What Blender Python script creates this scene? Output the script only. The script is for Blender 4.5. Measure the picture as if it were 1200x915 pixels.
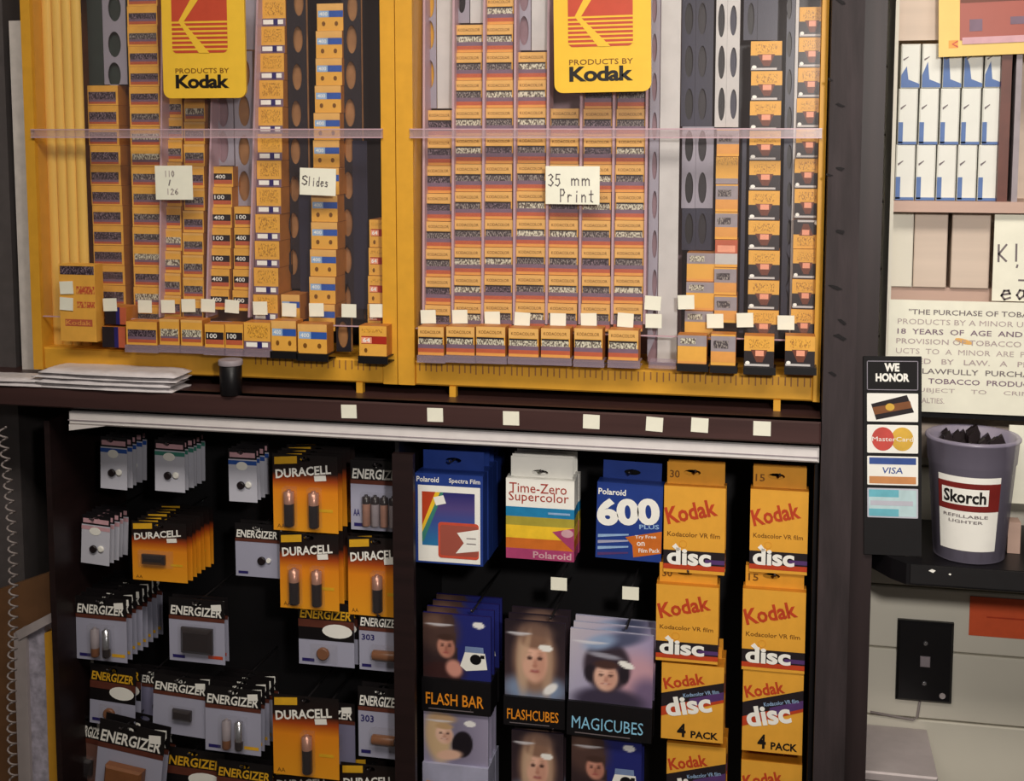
import bpy, math, random
from mathutils import Vector, Matrix
random.seed(7)
S = bpy.context.scene
for o in list(bpy.data.objects): bpy.data.objects.remove(o)
COL = S.collection

# ---------------------------------------------------------------- camera
F, CX, CY = 1500.0, 600.0, 310.0          # focal length and principal point, in pixels of the 1200 x 915 frame
D, ZC = 1.5, 1.5                          # camera stands 1.5 m in front of the fixture, at eye height
YAW, PIT = math.radians(11.97), math.radians(5.8)
cam_d = bpy.data.cameras.new('camera'); cam = bpy.data.objects.new('camera', cam_d); COL.objects.link(cam)
cam_d.sensor_width = 36; cam_d.lens = 36*F/1200; cam_d.shift_y = -(457.5-CY)/1200; cam_d.clip_start = .05
cam.location = (0, -D, ZC); cam.rotation_euler = (math.pi/2-PIT, 0, YAW)
S.camera = cam
_R = cam.rotation_euler.to_matrix(); _r, _u, _f = _R.col[0].copy(), _R.col[1].copy(), -_R.col[2]
CAM = Vector(cam.location)
def P(x, y, Y=0.0):                       # the point on the plane of depth Y that the pixel looks at
    d = _f + _r*((x-CX)/F) - _u*((y-CY)/F)
    return CAM + d*((Y+D)/d.y)
def PZ(x, y, z):
    d = _f + _r*((x-CX)/F) - _u*((y-CY)/F)
    return CAM + d*((z-ZC)/d.z)

# ---------------------------------------------------------------- light
def lin(c):
    return tuple((v/12.92 if v <= .04045 else ((v+.055)/1.055)**2.4) for v in [q/255 for q in c])
W = bpy.data.worlds.new('world'); S.world = W; W.use_nodes = True
W.node_tree.nodes['Background'].inputs[0].default_value = (1.0, .93, .86, 1)
W.node_tree.nodes['Background'].inputs[1].default_value = .10
def area(name, loc, target, sx, sy, power, col):
    l = bpy.data.lights.new(name, 'AREA'); l.shape = 'RECTANGLE'; l.size = sx; l.size_y = sy; l.energy = power; l.color = col
    o = bpy.data.objects.new(name, l); COL.objects.link(o); o.location = loc
    o.rotation_euler = (Vector(target)-Vector(loc)).to_track_quat('-Z', 'Y').to_euler()
    return o
area('ceiling_fluorescent', (-.05, -1.25, 2.6), (-.1, 0, 1.3), 1.7, .4, 42, (1.0, .92, .82))
fl = bpy.data.lights.new('camera_flash', 'SPOT'); fl.energy = 74; fl.color = (1.0, .94, .88); fl.spot_size = math.radians(64); fl.spot_blend = 1.0; fl.shadow_soft_size = .05
flo = bpy.data.objects.new('camera_flash', fl); COL.objects.link(flo); flo.location = (.24, -1.5, 1.68)
flo.rotation_euler = (Vector((-.06, 0, 1.35))-Vector(flo.location)).to_track_quat('-Z', 'Y').to_euler()
S.view_settings.view_transform = 'Standard'; S.view_settings.look = 'None'
S.view_settings.exposure = -0.5; S.view_settings.gamma = 1.0; S.view_settings.use_curve_mapping = False

# ---------------------------------------------------------------- materials
MATS = {}
def mat(name, col, rough=.55, metal=0, var=.10, scale=60, spec=.4, bump=0, stretch=None):
    if name in MATS: return MATS[name]
    m = bpy.data.materials.new(name); m.use_nodes = True; nt = m.node_tree; b = nt.nodes['Principled BSDF']
    c = lin(col)
    tc = nt.nodes.new('ShaderNodeTexCoord'); nz = nt.nodes.new('ShaderNodeTexNoise'); nz.inputs['Scale'].default_value = scale
    nz.inputs['Detail'].default_value = 3
    if stretch:
        mp = nt.nodes.new('ShaderNodeMapping'); mp.inputs['Scale'].default_value = stretch
        nt.links.new(tc.outputs['Object'], mp.inputs[0]); nt.links.new(mp.outputs[0], nz.inputs['Vector'])
    else: nt.links.new(tc.outputs['Object'], nz.inputs['Vector'])
    rp = nt.nodes.new('ShaderNodeValToRGB'); e = rp.color_ramp.elements
    e[0].position = .3; e[1].position = .7
    e[0].color = tuple(v*(1-var) for v in c)+(1,); e[1].color = tuple(min(1, v*(1+var)) for v in c)+(1,)
    nt.links.new(nz.outputs['Fac'], rp.inputs[0]); nt.links.new(rp.outputs[0], b.inputs['Base Color'])
    b.inputs['Roughness'].default_value = rough; b.inputs['Metallic'].default_value = metal
    b.inputs['Specular IOR Level'].default_value = spec
    if bump:
        bp = nt.nodes.new('ShaderNodeBump'); bp.inputs['Strength'].default_value = bump; bp.inputs['Distance'].default_value = .004
        nt.links.new(nz.outputs['Fac'], bp.inputs['Height']); nt.links.new(bp.outputs[0], b.inputs['Normal'])
    MATS[name] = m; return m
def mat_ramp(name, stops, axis=2, rough=.45):          # printed gradient along the object's own box
    m = bpy.data.materials.new(name); m.use_nodes = True; nt = m.node_tree; b = nt.nodes['Principled BSDF']
    tc = nt.nodes.new('ShaderNodeTexCoord'); sp = nt.nodes.new('ShaderNodeSeparateXYZ'); rp = nt.nodes.new('ShaderNodeValToRGB')
    nt.links.new(tc.outputs['Generated'], sp.inputs[0]); nt.links.new(sp.outputs[axis], rp.inputs[0])
    el = rp.color_ramp.elements
    while len(el) < len(stops): el.new(.5)
    for e, (p, c) in zip(el, stops): e.position = p; e.color = lin(c)+(1,)
    nt.links.new(rp.outputs[0], b.inputs['Base Color']); b.inputs['Roughness'].default_value = rough
    MATS[name] = m; return m
def mat_speck(name, base, ink, scale=900, thr=.5, sx=1.0):   # a band of tiny unreadable print
    m = bpy.data.materials.new(name); m.use_nodes = True; nt = m.node_tree; b = nt.nodes['Principled BSDF']
    tc = nt.nodes.new('ShaderNodeTexCoord'); mp = nt.nodes.new('ShaderNodeMapping'); mp.inputs['Scale'].default_value = (sx, 1, .45)
    nz = nt.nodes.new('ShaderNodeTexNoise'); nz.inputs['Scale'].default_value = scale; nz.inputs['Detail'].default_value = 1
    rp = nt.nodes.new('ShaderNodeValToRGB'); e = rp.color_ramp.elements
    e[0].position = thr-.06; e[1].position = thr+.06; e[0].color = lin(base)+(1,); e[1].color = lin(ink)+(1,)
    oi = nt.nodes.new('ShaderNodeObjectInfo'); ad = nt.nodes.new('ShaderNodeVectorMath')
    nt.links.new(tc.outputs['Object'], ad.inputs[0]); nt.links.new(oi.outputs['Random'], ad.inputs[1])
    nt.links.new(ad.outputs[0], mp.inputs[0]); nt.links.new(mp.outputs[0], nz.inputs['Vector'])
    nt.links.new(nz.outputs['Fac'], rp.inputs[0]); nt.links.new(rp.outputs[0], b.inputs['Base Color']); b.inputs['Roughness'].default_value = .5
    MATS[name] = m; return m
def mat_clear(name, tint, clear, gloss=.06, rough=.08):      # acrylic sheet or blister: mostly see-through, a little haze and gloss
    m = bpy.data.materials.new(name); m.use_nodes = True; nt = m.node_tree; nt.nodes.clear()
    out = nt.nodes.new('ShaderNodeOutputMaterial'); tr = nt.nodes.new('ShaderNodeBsdfTransparent'); df = nt.nodes.new('ShaderNodeBsdfDiffuse')
    gl = nt.nodes.new('ShaderNodeBsdfGlossy'); m1 = nt.nodes.new('ShaderNodeMixShader'); m2 = nt.nodes.new('ShaderNodeMixShader')
    df.inputs[0].default_value = lin(tint)+(1,); gl.inputs['Roughness'].default_value = rough
    m1.inputs[0].default_value = 1-clear; nt.links.new(tr.outputs[0], m1.inputs[1]); nt.links.new(df.outputs[0], m1.inputs[2])
    m2.inputs[0].default_value = gloss; nt.links.new(m1.outputs[0], m2.inputs[1]); nt.links.new(gl.outputs[0], m2.inputs[2])
    nt.links.new(m2.outputs[0], out.inputs[0]); MATS[name] = m; return m

mat('frame_yellow', (216, 158, 48), .45, var=.05); mat('rib_yellow', (235, 190, 92), .5, var=.08, scale=20, stretch=(1, 1, .2))
mat('sign_yellow', (234, 188, 58), .4, var=.03); mat('logo_red', (190, 72, 48), .45, var=.05); mat('ink', (22, 16, 14), .5)
mat('ink_soft', (112, 102, 104), .6); mat('faded_ink', (176, 160, 158), .6); mat('ink_brown', (120, 75, 20), .5); mat('paper', (236, 234, 216), .7, var=.03)
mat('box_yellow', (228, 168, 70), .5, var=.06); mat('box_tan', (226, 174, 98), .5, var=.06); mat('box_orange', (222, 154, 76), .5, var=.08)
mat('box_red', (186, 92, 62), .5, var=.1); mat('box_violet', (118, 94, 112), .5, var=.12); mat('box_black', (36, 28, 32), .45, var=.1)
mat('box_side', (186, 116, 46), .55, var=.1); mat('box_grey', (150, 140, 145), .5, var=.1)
mat('blue', (45, 85, 165), .45, var=.08); mat('navy', (40, 34, 100), .45); mat('white', (246, 244, 236), .5, var=.02)
mat('light_blue', (150, 180, 215), .45); mat('deep_red', (165, 40, 25), .45); mat('pink', (238, 160, 130), .5); mat('brown', (110, 58, 40), .5)
mat_speck('speck_dark', (44, 32, 44), (140, 120, 130), 1100, .58); mat_speck('speck_grey', (60, 50, 54), (150, 140, 134), 900, .55)
mat_speck('speck_white', (212, 206, 184), (90, 78, 70), 800); mat_speck('speck_yellow', (230, 170, 62), (165, 110, 40), 1000, .56)
mat_speck('speck_red', (222, 160, 70), (190, 80, 50), 500, .48)
mat('dark_wood', (32, 17, 17), .5, var=.25, scale=14, stretch=(.3, 1, 6)); mat('ledge_brown', (66, 44, 42), .38, var=.2, scale=20, stretch=(.15, 3, 3))
mat('post_wood', (50, 41, 43), .7, var=.3, scale=30, bump=.5, stretch=(2.5, 1, .35)); mat('post_trim', (44, 34, 35), .5, var=.2, scale=20, stretch=(3, 1, .2))
mat('knot', (22, 18, 20), .8); mat('pegboard', (14, 12, 15), .6); mat('black', (16, 14, 17), .4); mat('black_matte', (20, 18, 20), .8)
mat('rail_white', (226, 220, 218), .5, var=.04); mat('tray_grey', (152, 146, 158), .45, var=.08, scale=25, stretch=(1, 1, .1))
mat('tray_white', (196, 192, 190), .45, var=.05); mat('tray_dark', (34, 30, 36), .4); mat('tray_blue', (44, 44, 60), .35, var=.25, scale=12, stretch=(2, 1, .2))
mat('back_amber', (150, 100, 55), .6, var=.15); mat('back_mauve', (140, 112, 120), .6, var=.12); mat('back_green', (44, 54, 50), .6)
mat('spool_brown', (150, 105, 66), .5, var=.25, scale=40); mat('plank_white', (218, 213, 198), .6, var=.03, scale=8)
mat('wall_backing', (90, 80, 74), .8); mat('grey_wall', (84, 78, 78), .7, var=.1, scale=50); mat('paint_white', (220, 212, 206), .6)
mat('red_panel', (164, 84, 70), .45, var=.08, scale=12); mat('cream_yellow', (230, 194, 104), .45, var=.03); mat('cabinet_beige', (206, 188, 172), .6, var=.05, scale=15, stretch=(.2, 1, 5))
mat('shelf_beige', (190, 160, 145), .55, var=.06, scale=15, stretch=(.2, 1, 4)); mat('pack_white', (222, 222, 214), .5, var=.02); mat('pack_blue', (80, 110, 165), .5)
mat('orange_label', (222, 92, 50), .5, var=.05); mat('metal_grey', (182, 172, 172), .4, var=.05, metal=.1); mat('chrome', (200, 200, 205), .25, metal=.9)
mat('card_grey', (168, 168, 188), .45, var=.04); mat('card_white', (194, 194, 206), .45, var=.03); mat('card_violet', (128, 126, 154), .45, var=.05)
mat('header_black', (18, 14, 16), .4); mat('header_brown', (96, 50, 38), .45); mat('header_yellow', (226, 172, 40), .45)
mat('green', (60, 130, 115), .5); mat('cell_brown', (130, 82, 50), .4); mat('cell_dark', (34, 26, 28), .3); mat('copper', (190, 140, 120), .3, metal=.4)
mat('film_orange', (232, 150, 50), .45); mat('wire', (90, 85, 88), .35, metal=.8); mat('plastic_white', (214, 208, 210), .35, var=.08, scale=30, bump=.4)
mat('polaroid_blue', (38, 62, 136), .35, var=.06); mat('tz_blue', (36, 128, 176), .4); mat('tz_olive', (170, 156, 60), .4); mat('tz_yellow', (240, 196, 50), .4)
mat('tz_orange', (206, 110, 40), .4); mat('tz_magenta', (170, 66, 110), .4); mat('red_text', (168, 60, 46), .5); mat('cam_red', (206, 82, 60), .45)
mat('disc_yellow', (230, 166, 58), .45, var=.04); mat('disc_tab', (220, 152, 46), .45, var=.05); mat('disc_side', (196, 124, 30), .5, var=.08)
mat('kodak_red', (190, 66, 34), .45); mat('disc_purple', (86, 56, 110), .45); mat('skin', (222, 168, 140), .6, var=.06); mat('skin_dim', (176, 116, 98), .6, var=.08)
mat('hair_brown', (92, 58, 42), .6, var=.2, scale=200, stretch=(3, 1, .3)); mat('hair_blond', (206, 168, 122), .6, var=.12, scale=200, stretch=(3, 1, .3))
mat('photo_grey', (172, 172, 196), .5, var=.15, scale=25); mat('photo_pink', (206, 160, 168), .5); mat('photo_dark', (44, 34, 46), .5, var=.3, scale=40)
mat('photo_blue', (120, 140, 180), .5); mat('flash_orange', (236, 146, 36), .45); mat('flash_cyan', (140, 200, 230), .45); mat('helmet', (60, 48, 56), .4)
mat('lip', (170, 80, 76), .5); mat('cord', (150, 140, 138), .5); mat('kraft', (110, 76, 48), .7, var=.12, scale=30); mat('foil', (170, 165, 180), .35, var=.35, scale=90)
mat('mc_red', (200, 78, 70), .5); mat('mc_yellow', (220, 176, 70), .5); mat('visa_blue', (58, 84, 150), .5); mat('visa_gold', (206, 142, 90), .5)
mat('amex_teal', (110, 184, 200), .5); mat('amex_light', (190, 216, 220), .5); mat('cup_label_red', (120, 34, 30), .45)
mat('floor_mat', (120, 110, 100), .6, var=.1, scale=6); mat('ceiling_mat', (225, 220, 210), .8, var=.03)
mat_ramp('duracell', [(0, (240, 160, 34)), (.52, (232, 140, 26)), (.66, (170, 70, 20)), (.76, (34, 18, 16)), (1, (20, 14, 14))])
mat_ramp('spectra_sky', [(0, (40, 120, 170)), (.45, (60, 80, 150)), (.7, (84, 70, 130)), (1, (40, 40, 110))])
for nm, bc in (('card_grey', (168, 168, 188)), ('card_violet', (128, 126, 154)), ('skin_dim', (120, 84, 74))):
    mat_ramp(nm+'_headed', [(0, bc), (.70, bc), (.705, (18, 14, 16)), (1, (18, 14, 16))])
mat_ramp('card_white_headed', [(0, (200, 200, 212)), (.80, (200, 200, 212)), (.805, (20, 16, 20)), (1, (20, 16, 20))])
mat_clear('acrylic', (235, 215, 215), .985, .018, .15); mat_clear('acrylic_bar', (205, 180, 185), .72, .08, .2); mat_clear('acrylic_edge', (215, 180, 190), .25, .1, .2)
mat_clear('lip_clear', (180, 160, 175), .68, .08, .2); mat_clear('blister', (230, 225, 230), .975, .035, .15); mat_clear('cup_plastic', (168, 160, 182), .48, .06, .3)

# ---------------------------------------------------------------- mesh helpers
TXT = {}
def text_mesh(s, bold=0.0, space=1.0):
    k = (s, bold, space)
    if k in TXT: return TXT[k]
    c = bpy.data.curves.new('t', 'FONT'); c.body = s; c.resolution_u = 5 if bold > .03 else 2; c.offset = 0 if 'M' in s else bold; c.space_character = space
    o = bpy.data.objects.new('t', c); COL.objects.link(o)
    bpy.context.view_layer.update()
    dg = bpy.context.evaluated_depsgraph_get(); me = o.evaluated_get(dg).to_mesh()
    v = [(p.co.x, p.co.y) for p in me.vertices]; f = [tuple(q.vertices) for q in me.polygons]
    o.evaluated_get(dg).to_mesh_clear(); bpy.data.objects.remove(o); bpy.data.curves.remove(c)
    x0 = min(a for a, b in v); x1 = max(a for a, b in v); y0 = min(b for a, b in v); y1 = max(b for a, b in v)
    TXT[k] = ([((a-x0)/(x1-x0), (b-y0)/(y1-y0)) for a, b in v], f); return TXT[k]
STROKES = {  # a small pen alphabet for the handwritten cards
 'S': [[(.9,.85),(.6,1),(.2,.9),(.15,.68),(.5,.52),(.85,.35),(.75,.08),(.4,0),(.05,.14)]], 'l': [[(.5,1),(.45,0)]],
 'i': [[(.5,.55),(.48,0)],[(.52,.78),(.54,.84)]], 'd': [[(.75,.5),(.4,.55),(.15,.25),(.35,0),(.75,.12)],[(.85,1),(.78,0)]],
 'e': [[(.15,.3),(.8,.36),(.7,.55),(.35,.55),(.12,.25),(.35,0),(.8,.1)]], 's': [[(.8,.48),(.4,.56),(.3,.38),(.75,.2),(.6,0),(.15,.04)]],
 '3': [[(.15,.9),(.5,1),(.85,.8),(.45,.55),(.9,.28),(.5,0),(.1,.1)]], '5': [[(.85,1),(.25,1),(.2,.58),(.7,.6),(.85,.25),(.5,0),(.1,.1)]],
 'm': [[(.08,.55),(.1,0)],[(.1,.4),(.3,.56),(.45,.45),(.46,0)],[(.46,.42),(.68,.56),(.86,.45),(.88,0)]],
 'P': [[(.2,1),(.2,0)],[(.2,1),(.7,.98),(.85,.75),(.65,.52),(.2,.5)]], 'r': [[(.25,.55),(.27,0)],[(.27,.38),(.5,.55),(.8,.5)]],
 'n': [[(.15,.55),(.17,0)],[(.17,.4),(.5,.56),(.75,.42),(.77,0)]], 't': [[(.5,.9),(.48,.08),(.75,0)],[(.2,.6),(.8,.62)]],
 'K': [[(.2,1),(.15,0)],[(.85,1),(.2,.45),(.8,0)]], 'a': [[(.75,.5),(.4,.55),(.15,.25),(.35,0),(.72,.2),(.75,.5),(.8,0)]],
 '1': [[(.5,1),(.5,0)]], '0': [[(.5,1),(.15,.7),(.15,.3),(.5,0),(.85,.3),(.85,.7),(.5,1)]], '/': [[(.7,1),(.3,0)]],
 '2': [[(.15,.8),(.5,1),(.85,.75),(.15,0),(.9,0)]], '6': [[(.75,1),(.25,.6),(.15,.25),(.5,0),(.85,.25),(.55,.5),(.2,.35)]],
 '-': [[(.1,.45),(.9,.45)]], '"': [[(.35,1),(.3,.8)],[(.65,1),(.6,.8)]], "'": [[(.5,1),(.45,.75)]], ' ': []}
class MB:
    kind = 'printed_patch'
    def __init__(s): s.v = []; s.f = []; s.m = []; s.mats = []; s.sm = []; s.cut = []
    def mi(s, m):
        m = MATS[m] if isinstance(m, str) else m
        if m not in s.mats: s.mats.append(m)
        return s.mats.index(m)
    def add(s, v, f, m, smooth=False):
        b = len(s.v); s.v += [tuple(p) for p in v]; k = s.mi(m); s.cut.append((b, len(s.f), s.kind)); s.kind = 'printed_patch'
        for q in f: s.f.append(tuple(b+i for i in q)); s.m.append(k); s.sm.append(smooth)
        return s
    def box(s, x0, x1, y0, y1, z0, z1, m, front=None):
        v = [(x0,y0,z0),(x1,y0,z0),(x1,y1,z0),(x0,y1,z0),(x0,y0,z1),(x1,y0,z1),(x1,y1,z1),(x0,y1,z1)]
        s.add(v, [(0,3,2,1),(4,5,6,7),(1,2,6,5),(2,3,7,6),(3,0,4,7)], m); s.add(v, [(0,1,5,4)], front or m); return s
    def bbox(s, x0, x1, y0, y1, z0, z1, m, r):       # box with its front edges chamfered
        v = [(x0,y0+r,z0),(x1,y0+r,z0),(x1,y0+r,z1),(x0,y0+r,z1),(x0+r,y0,z0+r),(x1-r,y0,z0+r),(x1-r,y0,z1-r),(x0+r,y0,z1-r),(x0,y1,z0),(x1,y1,z0),(x1,y1,z1),(x0,y1,z1)]
        s.add(v, [(4,5,6,7),(0,1,5,4),(1,2,6,5),(2,3,7,6),(3,0,4,7),(0,8,9,1),(1,9,10,2),(2,10,11,3),(3,11,8,0),(8,11,10,9)], m); return s
    def rect(s, x0, x1, z0, z1, y, m): return s.add([(x0,y,z0),(x1,y,z0),(x1,y,z1),(x0,y,z1)], [(0,1,2,3)], m)
    def poly(s, pts, y, m):
        n = len(pts); a = sum(pts[i][0]*pts[(i+1)%n][1]-pts[(i+1)%n][0]*pts[i][1] for i in range(n))
        if a < 0: pts = pts[::-1]
        return s.add([(a, y, b) for a, b in pts], [tuple(range(n))], m)
    def ell(s, cx, cz, rx, rz, y, m, n=18, rot=0):
        c, q = math.cos(rot), math.sin(rot); p = []
        for i in range(n):
            a, b = rx*math.cos(2*math.pi*i/n), rz*math.sin(2*math.pi*i/n); p.append((cx+a*c-b*q, cz+a*q+b*c))
        return s.poly(p, y, m)
    def prism(s, pts, y0, y1, m, front=None):
        n = len(pts); a = sum(pts[i][0]*pts[(i+1)%n][1]-pts[(i+1)%n][0]*pts[i][1] for i in range(n))
        if a < 0: pts = pts[::-1]
        v = [(a, y0, b) for a, b in pts]+[(a, y1, b) for a, b in pts]
        s.add(v, [(i, i+n, (i+1)%n+n, (i+1)%n) for i in range(n)]+[tuple(range(2*n-1, n-1, -1))], m); s.add(v, [tuple(range(n))], front or m); return s
    def holeplate(s, x0, x1, z0, z1, y0, y1, holes, m, n=16):   # slab cut through by ellipses (cx, cz, rx, rz), one per horizontal strip
        holes = sorted(holes, key=lambda h: h[1]); cuts = [z0]+[(holes[i][1]+holes[i+1][1])/2 for i in range(len(holes)-1)]+[z1]
        for i, (cx, cz, rx, rz) in enumerate(holes):
            a, b = cuts[i], cuts[i+1]; ang = [2*math.pi*(k+.5)/n for k in range(n)]
            inn = [(cx+rx*math.cos(t), cz+rz*math.sin(t)) for t in ang]; out = []
            for t in ang:
                dx, dz = math.cos(t), math.sin(t); k = 1e9
                if dx > 1e-9: k = min(k, (x1-cx)/dx)
                if dx < -1e-9: k = min(k, (x0-cx)/dx)
                if dz > 1e-9: k = min(k, (b-cz)/dz)
                if dz < -1e-9: k = min(k, (a-cz)/dz)
                out.append((cx+dx*k, cz+dz*k))
            crn = [(x1, b), (x0, b), (x0, a), (x1, a)]
            for (ys, fl) in ((y0, False), (y1, True)):
                v = [(p[0], ys, p[1]) for p in inn]+[(p[0], ys, p[1]) for p in out]; fs = [(k, n+k, n+(k+1)%n, (k+1)%n) for k in range(n)]
                for c in crn:
                    for k in range(n):
                        p, q = out[k], out[(k+1)%n]
                        on = lambda w: (abs(w[0]-c[0]) < 1e-7, abs(w[1]-c[1]) < 1e-7)
                        if (on(p)[0] and on(q)[1] and not on(p)[1]) or (on(p)[1] and on(q)[0] and not on(p)[0]):
                            v.append((c[0], ys, c[1])); fs.append((n+k, len(v)-1, n+(k+1)%n))
                s.add(v, fs, m)
            v = [(p[0], y0, p[1]) for p in inn]+[(p[0], y1, p[1]) for p in inn]
            s.add(v, [(k, (k+1)%n, n+(k+1)%n, n+k) for k in range(n)], m)
        v = [(x0,y0,z0),(x1,y0,z0),(x1,y1,z0),(x0,y1,z0),(x0,y0,z1),(x1,y0,z1),(x1,y1,z1),(x0,y1,z1)]
        return s.add(v, [(0,3,2,1),(4,5,6,7),(1,2,6,5),(3,0,4,7)], m)
    def lathe(s, prof, m, c=(0,0,0), n=20, axis='z', smooth=True):
        v = []; f = []
        for (r, h) in prof:
            for k in range(n):
                a = 2*math.pi*k/n; p = (r*math.cos(a), r*math.sin(a), h)
                if axis == 'y': p = (p[0], p[2], p[1])
                if axis == 'x': p = (p[2], p[0], p[1])
                v.append((p[0]+c[0], p[1]+c[1], p[2]+c[2]))
        for i in range(len(prof)-1):
            for k in range(n): f.append((i*n+k, i*n+(k+1)%n, (i+1)*n+(k+1)%n, (i+1)*n+k))
        s.add(v, f, m, smooth)
        s.add(v, [tuple(range(n))[::-1], tuple(range((len(prof)-1)*n, len(prof)*n))], m); return s
    def tube(s, pts, r, m, n=6):
        pts = [Vector(p) for p in pts]; v = []; f = []
        for i, p in enumerate(pts):
            t = (pts[min(i+1, len(pts)-1)]-pts[max(i-1, 0)]).normalized(); a = t.cross(Vector((.31, .2, .93))).normalized(); b = t.cross(a)
            for k in range(n): q = 2*math.pi*k/n; v.append(p+a*r*math.cos(q)+b*r*math.sin(q))
        for i in range(len(pts)-1):
            for k in range(n): f.append((i*n+k, i*n+(k+1)%n, (i+1)*n+(k+1)%n, (i+1)*n+k))
        f += [tuple(range(n))[::-1], tuple(range((len(pts)-1)*n, len(pts)*n))]
        return s.add(v, f, m, True)
    def text(s, t, x, z, w, h, y, m, bold=0.0, shear=0.0, rot=0.0, space=1.0):   # fits the words into a w x h box whose lower left corner is (x, z)
        v, f = text_mesh(t, bold, space); c, q = math.cos(rot), math.sin(rot)
        pts = []
        for a, b in v:
            px, pz = a*w+b*h*shear, b*h; pts.append((x+px*c-pz*q, y, z+px*q+pz*c))
        s.kind = 'lettering'
        return s.add(pts, f, m)
    def pen(s, t, x, z, cw, h, y, m, r, rot=0.0):
        c, q = math.cos(rot), math.sin(rot)
        for i, ch in enumerate(t):
            for st in STROKES[ch]:
                pp = [(cw*(i+a*.82), b*h) for a, b in st]; pp = [(x+a*c-b*q, z+a*q+b*c) for a, b in pp]
                for (a, b), (d, e) in zip(pp[:-1], pp[1:]):
                    L = math.hypot(d-a, e-b) or 1e-6; ux, uz = (d-a)/L*r, (e-b)/L*r
                    s.poly([(a-ux+uz, b-uz-ux), (d+ux+uz, e+uz-ux), (d+ux-uz, e+uz+ux), (a-ux-uz, b-uz+ux)], y, m)
        return s
    def build(s, name, parent=None, loc=None, rot=None):
        if name == 'print':
            hosts = [c for c in parent.children if c.name.split('.')[0] in ('card', 'body', 'tray_base', 'carton_body')]; parent = hosts[0] if hosts else parent
        if name == 'print':                            # every printed word or patch is a part of its own
            cs = s.cut+[(len(s.v), len(s.f), '')]
            for (b0, f0, kd), (b1, f1, _k) in zip(cs[:-1], cs[1:]):
                q = MB(); q.add(s.v[b0:b1], [tuple(i-b0 for i in f) for f in s.f[f0:f1]], s.mats[s.m[f0]]); q.build(kd, parent, loc, rot)
            return None
        me = bpy.data.meshes.new(name); me.from_pydata(s.v, [], s.f)
        for m in s.mats: me.materials.append(m)
        for p, k, q in zip(me.polygons, s.m, s.sm): p.material_index = k; p.use_smooth = q
        o = bpy.data.objects.new(name, me); COL.objects.link(o); o.parent = parent
        if loc is not None: o.location = loc
        if rot is not None: o.rotation_euler = rot
        return o
def rnd(x0, x1, z0, z1, r, n=5):
    p = []
    for cx, cz, a0 in ((x1-r, z0+r, -90), (x1-r, z1-r, 0), (x0+r, z1-r, 90), (x0+r, z0+r, 180)):
        for k in range(n+1): t = math.radians(a0+90*k/n); p.append((cx+r*math.cos(t), cz+r*math.sin(t)))
    return p
def tag(o, label, cat, group=None):
    o['label'] = label; o['category'] = cat
    if group: o['group'] = group
    return o
def struct(o, label=None, cat=None):
    o['kind'] = 'structure'
    if label: o['label'] = label; o['category'] = cat
    return o
def empty(name, loc, rot=None):
    o = bpy.data.objects.new(name, None); COL.objects.link(o); o.location = loc; o.empty_display_size = .02
    if rot: o.rotation_euler = rot
    return o
def copy_tree(o, parent=None):
    c = o.copy(); COL.objects.link(c); c.parent = parent
    for ch in list(o.children): copy_tree(ch, c)
    return c
ORD = ['zeroth','first','second','third','fourth','fifth','sixth','seventh','eighth','ninth','tenth','eleventh','twelfth','thirteenth','fourteenth','fifteenth','sixteenth','seventeenth']
def R4(x0, y0, x1, y1, Y):     # pixel rectangle on the plane Y -> left, right, bottom, top in metres
    ym, xm = (y0+y1)/2, (x0+x1)/2
    return P(x0, ym, Y).x, P(x1, ym, Y).x, P(xm, y1, Y).z, P(xm, y0, Y).z

# ================================================================ the setting
ZL = P(600, 478, -.055).z                       # top of the ledge (front edge)
XL, XR = P(54, 700, -.04).x, P(957, 700, -.04).x
struct(MB().box(-2.6, 2.2, -3.2, .6, -.05, 0, 'floor_mat').build('floor'))
struct(MB().box(-2.6, 2.2, -3.2, .6, 2.7, 2.75, 'ceiling_mat').build('ceiling'))
struct(MB().box(-2.6, 2.2, .27, .32, 0, 2.7, 'grey_wall').build('wall_back'))
# white boarded wall on the right, plank by plank
WY = .12
wr = struct(MB().box(P(1000, 300, WY).x, P(1420, 300, WY).x, WY+.012, WY+.03, 0, 2.7, 'wall_backing').build('wall_right'))  # dark backing board, visible in the seams between planks
seams = [P(1050, y, WY).z for y in (-160, -81, -1, 78, 158, 237, 316, 395, 470, 545, 615, 686, 760, 840, 918, 996)]
for a, b in zip(seams[1:], seams[:-1]):
    MB().bbox(P(1003, 300, WY).x, P(1420, 300, WY).x, WY, WY+.012, a+.0012, b-.0012, 'plank_white', .0015).build('plank', wr)
# dark grey partition and pale jamb at the far left
struct(MB().box(P(-260, 300, .06).x, P(14, 300, .06).x, .06, .25, 0, 2.7, 'grey_wall').build('wall_left'))
jx0, jx1 = P(17, 200, .05).x, P(37, 200, .05).x
struct(MB().box(jx0, jx1, .05, .24, ZL, P(25, 24, .05).z, 'paint_white').build('trim_1'))
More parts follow.
